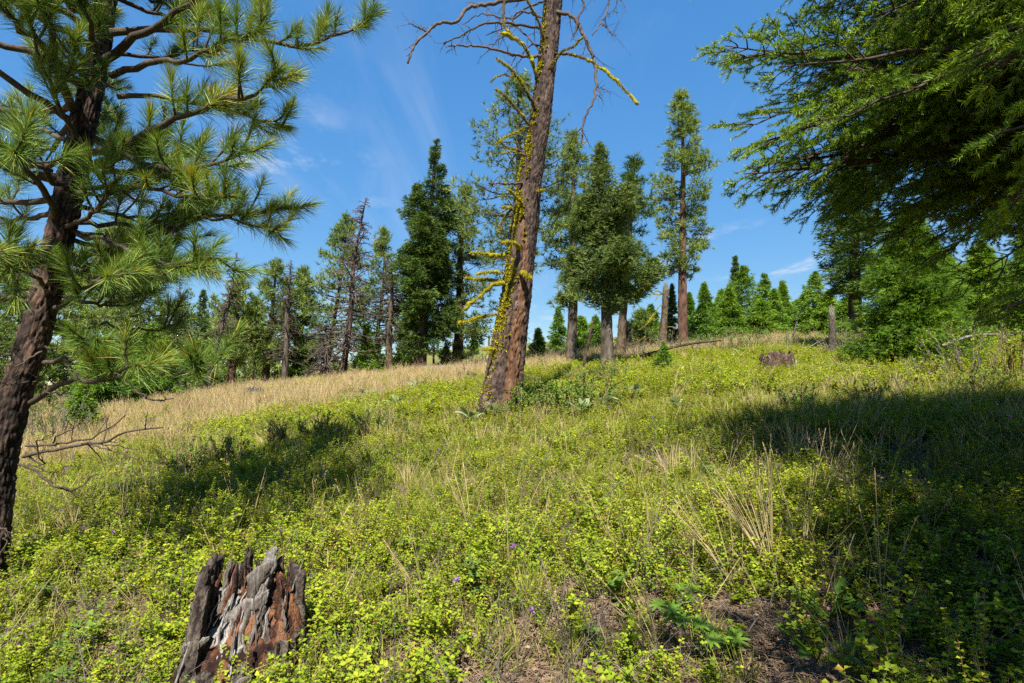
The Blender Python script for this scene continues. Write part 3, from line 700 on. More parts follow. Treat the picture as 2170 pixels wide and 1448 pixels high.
# ------------------------------------------------------------------ the near leaning pine
def tuft(mb, bd, c, d, g, n=120, L=.16, tint=.5, foliated=.16):
    n = int(n * 1.35)
    """a brush of long needles round the end of a twig, c = twig end, d = its direction"""
    a = g.uniform(0, 1, n) ** .8
    ang = (1 - a) * .95 + .22 + g.normal(0, .20, n)
    ph = g.uniform(0, 2 * math.pi, n)
    s = norm(np.cross(d, [.3, .2, .9])); b = np.cross(d, s)
    e = d * np.cos(ang)[:, None] + (s * np.cos(ph)[:, None] + b * np.sin(ph)[:, None]) * np.sin(ang)[:, None]
    base = c - d * ((1 - a) * foliated)[:, None]
    tt = np.clip(tint + g.normal(0, .10, n) + .16 * (a - .5), 0, .93)
    old = g.rand(n) < .015; tt[old] = .96
    blades(mb, base, norm(e), L * g.uniform(.75, 1.12, n), .0034, tt, seg=2 if c[2] < 4.9 else 1, bend=.14, rg=g)
    if bd is not None:
        tube(bd, np.array([c - d * .005, c + d * .012, c + d * .024]), [.007, .008, .002], 5, .5)
def pine_bough(root, org, path, r0, g, tufts=9, start=.4, dens=120, up=.55, L=.16, name='branch', tw=.22, base_tint=.5):
    """one branch of the near pine: wood with side twigs, needles and buds as its child"""
    wd, nd, bd = MB(), MB(), MB()
    p = curve(path, 14); p[1:-1] += g.normal(0, .012, (12, 3))
    tube(wd, p, np.linspace(r0, .007, 14), 7, .5)
    tdir = norm(p[-1] - p[-3]); ends = [(p[-1], tdir)]
    for k in range(tufts):
        s = start + (1 - start) * (k + g.uniform(.1, .9)) / tufts
        o = path_at(p, min(s, .995)); ax = norm(path_at(p, min(s + .05, 1.0 - 1e-6)) - path_at(p, s - .05))
        sd = norm(np.cross(ax, g.normal(size=3)))
        e = norm(ax * .6 + sd * .75 + np.array([0, 0, up]))
        Lt = tw * g.uniform(.5, 1.35) * (1.2 - .4 * s)
        m = o + e * Lt * .5 + g.normal(0, .015, 3); t = m + norm(e + np.array([0, 0, up * .6])) * Lt * .5
        q = curve([o, m, t], 6); tube(wd, q, np.linspace(.009, .006, 6), 5, .4)
        ends.append((t, norm(q[-1] - q[-2])))
    for c, d in ends: tuft(nd, bd, c, d, g, int(dens * g.uniform(.75, 1.2)), L * g.uniform(.85, 1.1), np.clip(g.normal(base_tint, .09), .2, .8))
    b = wd.build(name, M['bark_branch'], root, org)
    n = nd.build('needles', M['pine_near'], b); 
    for v in (n,): v.data.transform(Matrix.Translation(-Vector(org)))
    bo = tag(bd.build('buds', M['bud'], b), kind='stuff'); bo.data.transform(Matrix.Translation(-Vector(org)))
    return b
def near_pine():
    g = rng(7); D = 4.0
    trunk_px = [(-44, 1330), (-26, 1210), (-12, 1080), (4, 960), (36, 830), (80, 690), (114, 560), (142, 430), (166, 310), (192, 190), (213, 80), (232, -40), (262, -260), (285, -520), (305, -780)]
    path = PP([(u, v, D + .02 * k) for k, (u, v) in enumerate(trunk_px)])
    path[0][2] = gz(path[0][0], path[0][1]) - .15
    org = np.array([path[0][0], path[0][1], gz(path[0][0], path[0][1])])
    root = thing('pine_tree', org, 'near leaning pine with dark flaking bark and long needle tufts', 'tree')
    tb, tp, tr = trunk(path, [.108, .098, .093, .090, .088, .087, .087, .086, .082, .076, .070, .062, .048, .028, .010], 3, around=80, along=360, furrow=.26, flare=.10, cell=(26, 9))
    tb.build('trunk', M['bark_pine'], root, org, smooth_=True)
    def near_trunk(v):
        k = int(np.argmin([abs(v - q[1]) for q in trunk_px])); 
        vs_ = np.array([q[1] for q in trunk_px][::-1]); us_ = np.array([q[0] for q in trunk_px][::-1])
        return float(np.interp(v, vs_, us_))
    B = [  # traced branches: pixel polyline, depth at the tip, radius, tufts, start
        ([(224, 126), (300, 75), (370, 35), (433, -5), (500, -60)], 3.7, .034, 12, .4),
        ([(236, 161), (342, 130), (394, 126), (470, 95), (560, 62)], 3.5, .026, 12, .45),
        ([(228, 70), (350, 60), (480, 72), (626, 94), (728, 71), (800, 28)], 4.7, .030, 12, .55),
        ([(197, 350), (291, 291), (366, 252), (453, 228), (551, 193), (592, 150)], 3.3, .032, 13, .40),
        ([(250, 206), (342, 209), (433, 222), (520, 245), (600, 268)], 4.4, .020, 12, .40),
        ([(195, 325), (260, 323), (335, 354), (394, 358), (470, 345), (520, 318)], 3.5, .028, 12, .35),
        ([(170, 398), (276, 396), (354, 409), (433, 425), (490, 415)], 3.6, .020, 10, .40),
        ([(148, 559), (220, 524), (339, 496), (425, 465), (512, 453), (612, 440)], 4.3, .028, 13, .35),
        ([(420, 466), (512, 470), (567, 490), (598, 505)], 4.3, .012, 6, .3),
        ([(165, 496), (220, 508), (276, 535), (370, 560), (470, 548)], 3.4, .020, 11, .35),
        ([(94, 769), (140, 760), (188, 737), (204, 718)], 3.4, .018, 3, .6),
        ([(65, 854), (97, 831), (146, 808), (201, 807), (250, 790), (300, 775)], 3.3, .022, 7, .45),
        ([(190, 808), (308, 790), (390, 790), (445, 775), (470, 752)], 3.4, .012, 8, .35),
        ([(114, 653), (156, 630), (190, 600), (230, 585)], 3.3, .018, 6, .4),
        ([(140, 585), (292, 588), (360, 580), (440, 562)], 3.8, .015, 9, .35),
        ([(80, 700), (211, 691), (305, 701), (373, 688)], 4.6, .013, 3, .85),
        ([(165, 175), (130, 150), (100, 100), (50, 60), (0, 10), (-60, -40)], 3.2, .036, 9, .5),
        ([(155, 232), (140, 190), (120, 130), (110, 60), (90, 0), (80, -80)], 3.0, .034, 9, .6),
        ([(215, 150), (205, 110), (195, 80), (175, 0), (165, -60)], 3.2, .026, 7, .6),
        ([(120, 470), (110, 440), (85, 390), (40, 345), (0, 310), (-40, 300)], 3.2, .030, 8, .35),
        ([(140, 400), (100, 370), (60, 340), (30, 325)], 3.1, .022, 7, .4),
        ([(165, 310), (100, 280), (50, 275), (0, 260)], 4.6, .022, 8, .35),
        ([(115, 540), (60, 530), (20, 545), (-30, 540)], 3.2, .022, 7, .4),
        ([(95, 600), (50, 570), (20, 565)], 3.3, .016, 5, .4),
    ]
    for pl, dt, r, nt, st in B:
        n = len(pl); path_ = PP([(u, v, D + .1 + (dt - D - .1) * (k / (n - 1))) for k, (u, v) in enumerate(pl)])
        pine_bough(root, org, path_, r, g, nt, st, 125)
    # the rest of the crown, all round the stem
    for k in range(104):
        s = .28 + .70 * (k + g.rand()) / 104
        o = path_at(tp, s); az = g.uniform(0, 2 * math.pi)
        L = (1.45 - 1.15 * max(s - .5, 0) / .5) * g.uniform(.65, 1.1)
        L *= .62 if math.cos(az) > .2 else 1.15
        pt = g.normal(.05 + .5 * (s - .4), .15)
        e = np.array([math.cos(az) * math.cos(pt), math.sin(az) * math.cos(pt), math.sin(pt)])
        pth = [o, o + e * L * .5 + [0, 0, -.04], o + e * L + [0, 0, .10]]
        if o[2] < 1.45: continue
        pine_bough(root, org, pth, .010 + .012 * L, g, 7, .30, 105 if o[2] < 4.6 else 150, base_tint=.46)
    # bare dead lower branches
    dp = [([(50, 968), (130, 948), (205, 940), (262, 918), (350, 905)], 3.5, .013), ([(55, 945), (150, 936), (218, 916), (268, 882)], 3.7, .010),
          ([(40, 985), (80, 1002), (118, 1030), (160, 1036), (206, 1004)], 3.6, .010), ([(190, 942), (240, 956), (288, 974)], 3.5, .006), ([(205, 940), (270, 948), (305, 958)], 3.4, .005),
          ([(55, 960), (90, 985), (75, 940), (115, 920)], 3.7, .007), ([(118, 945), (115, 930), (150, 912), (168, 895)], 3.6, .006), ([(60, 985), (110, 1000), (150, 985)], 3.8, .006),
          ([(250, 795), (276, 818), (310, 842), (345, 848), (368, 842)], 3.3, .008), ([(97, 831), (130, 836), (150, 815)], 3.7, .006), ([(90, 745), (40, 772), (0, 775)], 3.7, .008),
          ([(60, 810), (25, 815), (-10, 812)], 3.6, .007), ([(140, 760), (155, 785), (170, 795)], 3.5, .006), ([(-5, 1115), (12, 1130), (10, 1160), (-8, 1180)], 3.7, .008),
          ([(95, 735), (115, 745), (128, 718)], 3.6, .006), ([(70, 815), (85, 790)], 3.6, .005)]
    for pl, dt, r in dp:
        wd = MB(); n = len(pl)
        p = curve(PP([(u, v, D - .1 + (dt - D + .1) * (k / (n - 1))) for k, (u, v) in enumerate(pl)]), 14); p[1:] += g.normal(0, .006, (13, 3))
        tube(wd, p, np.linspace(r, r * .35, 14), 6, .5)
        for q in range(4):
            s = g.uniform(.3, .95); dead_branch(wd, path_at(p, s), norm(norm(p[-1] - p[0]) + g.normal(0, .6, 3)), g.uniform(.08, .26), r * .4, g, 1, .0, 2, 4)
        wd.build('dead_branch', M['bark_branch'], root, org)
near_pine()

# ------------------------------------------------------------------ the near fir on the right
def fir_proto(L, g):
    """a fir bough along +X: wood and needles"""
    wd, nd = MB(), MB()
    p = curve([(0, 0, 0), (L * .35, 0, .05 * L), (L * .7, 0, -.01 * L), (L, 0, -.07 * L)], 18); p[2:] += g.normal(0, .012, (16, 3))
    tube(wd, p, np.linspace(.012 * L, .004, 18), 5, .4)
    A, Dr, Tn = [], [], []          # needled axes: point, direction, tint
    def axis(q, tint):
        n = max(int(np.linalg.norm(np.diff(q, axis=0), axis=1).sum() / .0021), 4)
        s = (np.arange(n) + g.uniform(0, 1, n)) / n
        A.append(path_at(q, np.minimum(s, .999))); t = norm(q[-1] - q[0])
        Dr.append(np.repeat(t[None], n, 0)); Tn.append(tint + .22 * (s - .5))
    m = int(L / .125)
    for k in range(m):
        s = .10 + .9 * (k + g.uniform(0, 1)) / m; o = path_at(p, min(s, .99))
        for sd in (-1, 1):
            if g.rand() < .12: continue
            Lb = L * .30 * (1.04 - s) ** .6 * g.uniform(.55, 1.15) * min(1, .5 + s * 1.6)
            e = norm(np.array([.75, sd * g.uniform(.6, 1.0), g.normal(-.10, .16)]))
            q = curve([o, o + e * Lb * .5 + g.normal(0, .01, 3), o + e * Lb + np.array([.04, 0, -.14 * Lb])], 8)
            tube(wd, q, np.linspace(.0055, .002, 8), 4, .5)
            bt = np.clip(g.normal(.42, .10), .15, .7)
            axis(q[4:], bt)
            ms = max(int(Lb / .085), 2)
            for j in range(ms):
                ss = .25 + .75 * (j + g.uniform(0, 1)) / ms; oo = path_at(q, min(ss, .99)); t = norm(q[-1] - q[0])
                for s2 in (-1, 1):
                    if g.rand() < .15: continue
                    lat = norm(np.cross(t, [0, 0, 1])) * s2
                    ls = g.uniform(.07, .17) * (1.15 - .5 * ss)
                    en = oo + norm(t * .8 + lat * .7 + g.normal(0, .15, 3) + np.array([0, 0, -.05])) * ls
                    w = np.array([oo, (oo + en) / 2, en]); tube(wd, w, [.0022, .002, .0015], 3, .6, cap=False); axis(w, bt + g.normal(.04, .07))
    A, Dr, Tn = np.concatenate(A), np.concatenate(Dr), np.concatenate(Tn)
    ax = norm(np.cross(Dr, g.normal(size=Dr.shape)))
    blades(nd, A, norm(Dr * .75 + ax), g.uniform(.022, .034, len(A)), .0050, np.clip(Tn + g.normal(0, .07, len(A)), 0, 1), rg=g)
    return wd.mesh('fir_bough', M['bark_branch']), nd.mesh('fir_bough_needles', M['fir_near'])
FIR_PROTO = [(1.5, 1), (2.2, 2), (2.9, 3), (2.2, 4), (2.9, 5)]
FIR_PROTO = [(L, *fir_proto(L, rng(300 + s))) for L, s in FIR_PROTO]
def near_fir(loc, height, reach, label, seed, nb, low=2.0, back=1.0, rad=.17, power=.27):
    g = rng(seed); x, y = loc; b = np.array([x, y, gz(x, y)])
    root = thing('fir_tree', b, label, 'tree')
    tb, tp, tr = trunk([b - [0, 0, .2], b + [0.03, .02, height * .5], b + [0, .05, height]], [rad, rad * .8, rad * .45, .01], seed, 24, 60, .12, .2)
    tb.build('trunk', M['bark_dark'], root, b, smooth_=True)
    for k in range(nb):
        z = low + (height - low - .25) * ((k + g.rand()) / nb) ** 1.15
        f = (z - low) / (height - low)
        L = max(reach * (1 - f) ** power * g.uniform(.66, 1.06), .35)
        az = k * 2.39996 + g.normal(0, .25)
        if math.sin(az) > .25: L *= back
        i = int(np.argmin([abs(L - q[0]) + g.uniform(0, .5) for q in FIR_PROTO])); L0, wm, nm = FIR_PROTO[i]
        o = link('branch', wm, root); o.location = (0, 0, z - 0.0)
        o.rotation_euler = Euler((g.normal(0, .55), -(g.normal(-.05, .20) + .30 * f), az)); s = L / L0
        o.scale = (s, s, s)
        link('needles', nm, o)
near_fir((4.95, 2.85), 5.05, 3.35, 'near fir whose sunlit boughs fill the upper corner', 21, 230, low=2.75)
near_fir((5.05, 4.65), 4.6, 3.35, 'shaded dark fir behind the sunlit boughs of the nearer fir', 23, 290, low=2.42, back=.55, power=.05)
near_fir((3.15, -.75), 5.5, 3.45, 'fir at the viewer\'s back whose shade covers the lower corner', 24, 200, low=2.3)

# ------------------------------------------------------------------ the lichened snag
def lichen_sleeve(mb, p, r, g, fuzz=1.0):
    """knobbly lichen round a branch path"""
    k = max(int(np.linalg.norm(np.diff(p, axis=0), axis=1).sum() / .022), 6); q = curve(p, k)
    a = np.arange(9); A, S = np.meshgrid(a, np.arange(k)); dsp = 1 + .38 * vnoise(np.stack([A * .9, S * .55, A * 0 + g.rand() * 50], -1).reshape(-1, 3), 77).reshape(A.shape)
    rr = r * np.clip(.62 + .75 * vnoise(np.stack([np.arange(k) * .16, np.zeros(k), np.full(k, g.rand() * 90)], 1), 12), .45, 1.15); rr[-2:] *= (.9, .6)
    tube(mb, q, rr, 9, np.clip(.45 + .25 * vnoise(np.stack([S[:, 0] * .7, S[:, 0] * 0, S[:, 0] * 0], -1), 5), 0, 1), disp=dsp)
    n = int(k * 30 * fuzz); s = g.uniform(0, .999, n); c = path_at(q, s); d = norm(g.normal(size=(n, 3)) + [0, 0, .15])
    blades(mb, c + d * r * .75, norm(d + g.normal(0, .3, (n, 3))), g.uniform(.012, .032, n), .008, np.clip(g.normal(.6, .2, n), 0, 1), rg=g)
def knob(mb, c, r, g, tint):
    """one small lichen tuft"""
    n = 14; d = norm(g.normal(size=(n, 3)) + [-.2, -.5, .3])
    blades(mb, np.repeat(c[None], n, 0) - d * r * .2, d, r * g.uniform(.8, 1.3, n), r * 1.0, np.clip(tint + g.normal(0, .15, n), 0, 1), rg=g)
def snag():
    g = rng(44); D = 9.4
    pl = [(1062, 900), (1064, 850), (1070, 790), (1080, 715), (1092, 640), (1104, 540), (1114, 460), (1121, 400), (1131, 330), (1145, 249), (1158, 140), (1169, 40), (1176, -60), (1190, -330), (1200, -520)]
    path = PP([(u, v, D) for u, v in pl])
    org = np.array([path[1][0], D, gz(path[1][0], D)]); path[0][2] = org[2] - .2
    root = thing('snag', org, 'leaning dead trunk with yellow lichened branch stubs and peeling bark', 'tree')
    rad = [.38, .345, .300, .270, .242, .230, .218, .202, .186, .170, .158, .158, .150, .11, .05]
    tb, tp, tr = trunk(path, rad, 19, around=76, along=340, furrow=.13, flare=.16, cell=(24, 6))
    clr = np.concatenate([[0], np.cumsum(np.linalg.norm(np.diff(path, axis=0), axis=1))]); clr = clr / clr[-1]
    # bark is gone on the lower side that faces the light: own material there, sunk a little
    o = tb.build('trunk', [M['bark_snag'], M['wood_bare']], root, org, smooth_=True)
    me = o.data; n = len(me.polygons); c = np.zeros(n * 3); me.polygons.foreach_get('center', c); c = c.reshape(-1, 3) + org
    k = np.argmin(np.abs(c[:, 2:3] - tp[None, :, 2][:, ::3]), axis=1) * 3
    ax = tp[np.minimum(k, len(tp) - 1)]; rel = c - ax; ang = np.degrees(np.arctan2(rel[:, 0], -rel[:, 1]))      # 0 faces the camera, + to the right
    h = c[:, 2] - org[2]
    nz = fbm(c * np.array([2.2, 2.2, 1.1]), 60, 3)
    centre = np.interp(h, [0, .8, 1.6, 2.6, 3.3], [48, 42, 38, 22, -5]); wid = np.interp(h, [0, .4, 1.2, 2.0, 2.6, 3.2, 3.5], [16, 26, 22, 13, 12, 10, 0])
    bare = np.abs(ang - centre + nz * 16) < wid * (1 + .5 * nz)
    me.polygons.foreach_set('material_index', bare.astype(np.int32))
    vi = np.zeros(len(me.loops), np.int32); me.loops.foreach_get('vertex_index', vi)
    co = np.zeros(len(me.vertices) * 3, np.float32); me.vertices.foreach_get('co', co); co = co.reshape(-1, 3)
    ls = np.zeros(n, np.int32); me.polygons.foreach_get('loop_start', ls); lt = np.zeros(n, np.int32); me.polygons.foreach_get('loop_total', lt)
    inb = np.zeros(len(co), bool); 
    for f in np.where(bare)[0]: inb[vi[ls[f]:ls[f] + lt[f]]] = True
    w = co + org; kk = np.argmin(np.abs(w[:, 2:3] - tp[None, :, 2][:, ::3]), axis=1) * 3; axv = tp[np.minimum(kk, len(tp) - 1)]
    rough_ = fbm(w * np.array([16, 16, 7.]), 71, 3)
    co = np.where(inb[:, None], co + (axv - w) * (.085 + .10 * rough_)[:, None] * np.array([1, 1, 0]), co)
    me.vertices.foreach_set('co', co.astype(np.float32).ravel()); me.update()
    BR = [  # pixel polyline, depth at the tip, radius, lichen radius (0 = bare)
        ([(1134, 230), (1120, 202), (1092, 158), (1052, 123)], 8.8, .030, .055), ([(1137, 169), (1128, 130), (1108, 96), (1089, 81), (1061, 71)], 8.8, .032, .058),
        ([(1153, 93), (1142, 47), (1117, 0), (1105, -40)], 8.9, .024, .038), ([(1123, 266), (1095, 233), (1074, 208), (1050, 188)], 9.0, .026, .044),
        ([(1158, 155), (1186, 115), (1214, 99), (1235, 79)], 9.0, .022, .036), ([(1175, 113), (1223, 118), (1257, 134), (1291, 158), (1319, 186), (1353, 221)], 8.9, .024, .046),
        ([(1180, 26), (1214, 37), (1235, 71), (1254, 115), (1262, 149), (1262, 186), (1257, 217), (1237, 255), (1234, 292)], 9.0, .034, 0),
        ([(1165, -12), (1055, 5), (993, 16), (971, 44), (931, 50), (906, 67), (881, 93), (864, 134)], 9.0, .042, 0), ([(906, 67), (885, 58), (866, 50)], 9.0, .016, 0),
        ([(1155, 60), (1049, 48), (1005, 59), (974, 78), (940, 92)], 8.9, .026, 0), ([(1145, 120), (1099, 118), (1043, 104), (987, 96), (951, 98)], 8.9, .030, 0),
        ([(1069, -20), (1067, 31), (1072, 62), (1108, 96)], 9.0, .028, .030), ([(1178, -40), (1235, 0), (1226, 37), (1220, 62), (1210, 87)], 9.0, .018, 0),
        ([(1180, -70), (1283, -30), (1285, 28), (1274, 43), (1269, 56), (1255, 75)], 9.0, .022, 0), ([(1274, 48), (1291, 65), (1310, 84)], 9.0, .012, 0),
        ([(1182, -90), (1307, -40), (1307, 0), (1303, 19), (1309, 27)], 9.0, .016, 0), ([(1307, -10), (1325, 14)], 9.0, .010, 0), ([(1262, 184), (1278, 188), (1294, 200)], 9.0, .010, 0),
        ([(1078, 543), (1038, 540), (998, 535)], 9.1, .018, .036), ([(1074, 580), (1038, 577), (1010, 582)], 8.9, .018, .038), ([(1070, 597), (1028, 593), (1004, 593), (986, 590)], 8.8, .020, .042),
        ([(1074, 600), (1045, 604), (1014, 630), (983, 657)], 8.7, .022, .040), ([(1062, 666), (1024, 671), (997, 680), (972, 687)], 8.9, .018, .034), ([(1104, 531), (1090, 516), (1064, 514)], 8.7, .018, .036),
        ([(1100, 573), (1114, 583), (1126, 590)], 8.8, .026, .048), ([(1111, 434), (1093, 417), (1078, 402)], 8.8, .018, .034), ([(1092, 441), (1062, 440)], 8.9, .016, .036),
        ([(1136, 405), (1155, 404)], 9.0, .014, .026), ([(1100, 425), (1066, 466), (1057, 493)], 8.9, .026, .028), ([(1110, 388), (1080, 389), (1036, 388)], 8.9, .024, 0),
        ([(1120, 269), (1086, 283), (1052, 305)], 9.0, .018, .034), ([(1060, 738), (1040, 741), (1022, 742)], 9.0, .014, .024), ([(1140, 200), (1095, 165), (1060, 160), (1040, 175)], 9.9, .016, .020),
        ([(1104, 320), (1075, 312), (1058, 300)], 9.0, .016, .026), ([(1112, 330), (1085, 322), (1064, 326)], 9.0, .016, .020),
        ([(1155, 40), (1100, 25), (1075, 70), (1050, 90)], 9.7, .020, 0), ([(1165, 0), (1120, 15), (1085, 40), (1020, 30), (985, 50)], 10.0, .020, 0), ([(1145, 110), (1110, 70), (1085, 55), (1030, 75)], 10.0, .018, 0),
        ([(1150, 95), (1120, 100), (1092, 140), (1075, 150)], 9.9, .014, 0), ([(1128, 300), (1090, 330), (1070, 370)], 9.9, .016, 0),
    ]
    for pl_, dt, r, lr in BR:
        n = len(pl_); p = PP([(u, v, D - .12 * (dt < D) + (dt - D) * (k / (n - 1))) for k, (u, v) in enumerate(pl_)])
        p = curve(p, 6 * n); p[1:-1] += g.normal(0, .008, (6 * n - 2, 3))
        wd = MB(); tube(wd, p, np.linspace(r, r * .45, len(p)), 7, .5)
        if lr == 0:
            for q in range(int(4 + 1.6 * n)):
                s = g.uniform(.08, .98); dead_branch(wd, path_at(p, s), norm(norm(p[-1] - p[0]) * .6 + g.normal(0, .6, 3) + [0, 0, -.15]), g.uniform(.10, .48), r * .32, g, 1, .15, 3, 3)
        b = wd.build('branch', M['dead_branch' if lr == 0 else 'bark_snag'], root, org)
        if lr:
            lm = MB(); lichen_sleeve(lm, p[2:], lr * (.95 if pl_[0][1] > 480 else .55), g); lo = lm.build('lichen', M['lichen'], b); lo.data.transform(Matrix.Translation(-Vector(org)))
    # tangle of fine twigs by the upper trunk
    tw = MB()
    for k in range(90):
        s = g.uniform(.62, .92); o = path_at(tp, s); az = g.uniform(2.2, 4.4)
        dead_branch(tw, o, np.array([math.cos(az), math.sin(az) * .8, g.normal(-.05, .35)]), g.uniform(.3, 1.0), .007, g, 1, .25, 5, 3)
    tag(tw.build('twigs', M['dead_branch'], root, org), kind='stuff')
    # lichen crust down the left of the trunk
    lm = MB()
    for k in range(1700):
        z = g.uniform(.25, 4.6) if k < 1560 else g.uniform(4.6, 7.0)
        i = int(np.argmin(np.abs(tp[:, 2] - org[2] - z))); r = np.interp(i / (len(tp) - 1), clr, rad)
        band = np.interp(z, [0, 1.2, 2, 3, 4.6, 7], [-62, -58, -50, -42, -40, -45])
        a = R(np.clip(g.normal(band, 17 if z < 4 else 14), -100, 25))
        keep = fbm(np.array([[a * 3, z * 2.3, 1.0]]), 88, 2)[0]
        if keep < -.22 or (z < 1.0 and g.rand() < .62) : continue
        c = tp[i] + np.array([math.sin(a), -math.cos(a), 0]) * r * 1.03 + [0, 0, g.normal(0, .01)]
        knob(lm, c, g.uniform(.020, .052), g, g.uniform(.45, .9))
    tag(lm.build('lichen', M['lichen'], root, org), kind='stuff')
    # flat pale patches of bare wood where the woodpeckers worked
    for u, v, w_, h_ in [(1080, 622, 4, 13), (1094, 650, 3.5, 9), (1084, 560, 3, 12), (1096, 475, 3, 14)]:
        c = P(u, v, D); i = int(np.argmin(np.abs(tp[:, 2] - c[2]))); r = np.interp(i / (len(tp) - 1), clr, rad)
        a0 = math.asin(np.clip((c[0] - tp[i][0]) / r, -.95, .95)); mb = MB(); k = 7
        aa = np.linspace(-1, 1, k); zz = np.linspace(-1, 1, k); AA, ZZ = np.meshgrid(aa, zz); mm = 1 - .25 * np.abs(AA * ZZ)
        da = AA * mm * (w_ / FPX * D / r); z = ZZ * mm * h_ / FPX * D
        rr = r * (1.06 - .03 * (AA ** 2 + ZZ ** 2)) + .006 * g.normal(size=AA.shape)
        v_ = np.stack([tp[i][0] + (tp[min(i + 1, len(tp) - 1)][0] - tp[i - 1][0]) / max(tp[min(i + 1, len(tp) - 1)][2] - tp[i - 1][2], .01) * z + np.sin(a0 + da) * rr, tp[i][1] - np.cos(a0 + da) * rr, c[2] + z], -1).reshape(-1, 3)
        f = [[p_ * k + q, p_ * k + q + 1, p_ * k + k + q + 1, p_ * k + k + q] for p_ in range(k - 1) for q in range(k - 1)]
        mb.add(v_, None, f, g.uniform(.3, .7, k * k)); mb.build('bare_patch', M['stump_wood'], root, org)
snag()

# ------------------------------------------------------------------ broken snags and stubs
def stub(ub, ut, vt, d, rad, bark, label, seed, stubs=0):
    g = rng(seed); b, t = px_tree(ub, ut, vt, d); root = thing('snag', b, label, 'snag')
    tb, tp, tr = trunk([b - [0, 0, .15], (b + t) / 2 + [.02, 0, 0], t], [rad * 1.25, rad, rad * .85, rad * .75], seed, 18, 40, .15, .3)
    tb.build('trunk', M[bark], root, b, smooth_=True)
    sp = MB()
    for k in range(9):
        a = k * .7; c = t + np.array([math.cos(a), math.sin(a), 0]) * rad * .55
        tube(sp, np.array([c - [0, 0, .1], c + [0, 0, g.uniform(.0, .12)], c + [g.normal(0, .02), 0, g.uniform(.12, .34)]]), [rad * .3, rad * .22, .004], 5, g.uniform(.3, .8))
    sp.build('splintered_top', M['dead_wood'], root, b)
    for k in range(stubs):
        s = g.uniform(.35, .95); a = g.choice([0.3, -0.3, 2.9]) + g.normal(0, .3); o = path_at(tp, s); L = g.uniform(.4, 1.0)
        p = curve([o, o + np.array([math.cos(a), -.3, g.normal(.1, .25)]) * L * .5, o + np.array([math.cos(a), -.5, g.normal(-.05, .35)]) * L], 8)
        w = MB(); tube(w, p, np.linspace(.02, .008, 8), 5); bb = w.build('branch', M['dead_branch'], root, b)
        lm = MB(); lichen_sleeve(lm, p[1:], .022, g, .5); lo = lm.build('lichen', M['lichen'], bb); lo.data.transform(Matrix.Translation(-Vector(b)))
stub(1402, 1411, 612, 23.5, .155, 'bark_lichen', 'broken topped dead trunk with lichen branches left of tall pine', 501, 6)
stub(1763, 1763, 668, 15.5, .10, 'bark_grey', 'short pale dead stub left of the big bright fir', 502)
stub(1327, 1330, 690, 22, .075, 'bark_lichen', 'short yellow lichened stub behind the juniper trunk', 503, 3)

# ------------------------------------------------------------------ stumps
def shard(L, r, g, flat=.5, tint=.6):
    """a splinter of weathered wood along +Z"""
    mb = MB(); k, n = 14, 12
    z = np.linspace(0, L, k); a = np.arange(n) * 2 * math.pi / n
    A, Z = np.meshgrid(a, z)
    prof = np.interp(Z / L, [0, .15, .6, .9, 1], [.8, 1, .8, .45, .12])
    gr = .34 * vnoise(np.stack([np.cos(A) * 2.6, np.sin(A) * 2.6, Z * 3 + g.rand() * 90], -1).reshape(-1, 3), 4).reshape(A.shape) + .22 * vnoise(np.stack([np.cos(A) * 6, np.sin(A) * 6, Z * 9 + g.rand() * 90], -1).reshape(-1, 3), 8).reshape(A.shape)
    R_ = r * prof * (1 + gr)
    bend = np.cumsum(g.normal(0, .006, k))
    v = np.stack([np.cos(A) * R_ + bend[:, None], np.sin(A) * R_ * flat, Z + np.where(Z > .85 * L, .25 * r * gr * 4, 0)], -1).reshape(-1, 3)
    i = np.arange(k - 1)[:, None] * n; j = np.arange(n)[None, :]; j2 = (j + 1) % n
    f = np.stack([i + j, i + j2, i + n + j2, i + n + j], -1).reshape(-1, 4)
    mb.add(np.vstack([v, [[bend[-1], 0, L]]]), np.stack([(k - 1) * n + np.arange(n), (k - 1) * n + (np.arange(n) + 1) % n, np.full(n, k * n)], -1), f, np.clip(np.append((tint + .9 * gr).ravel(), tint), 0, 1))
    return mb
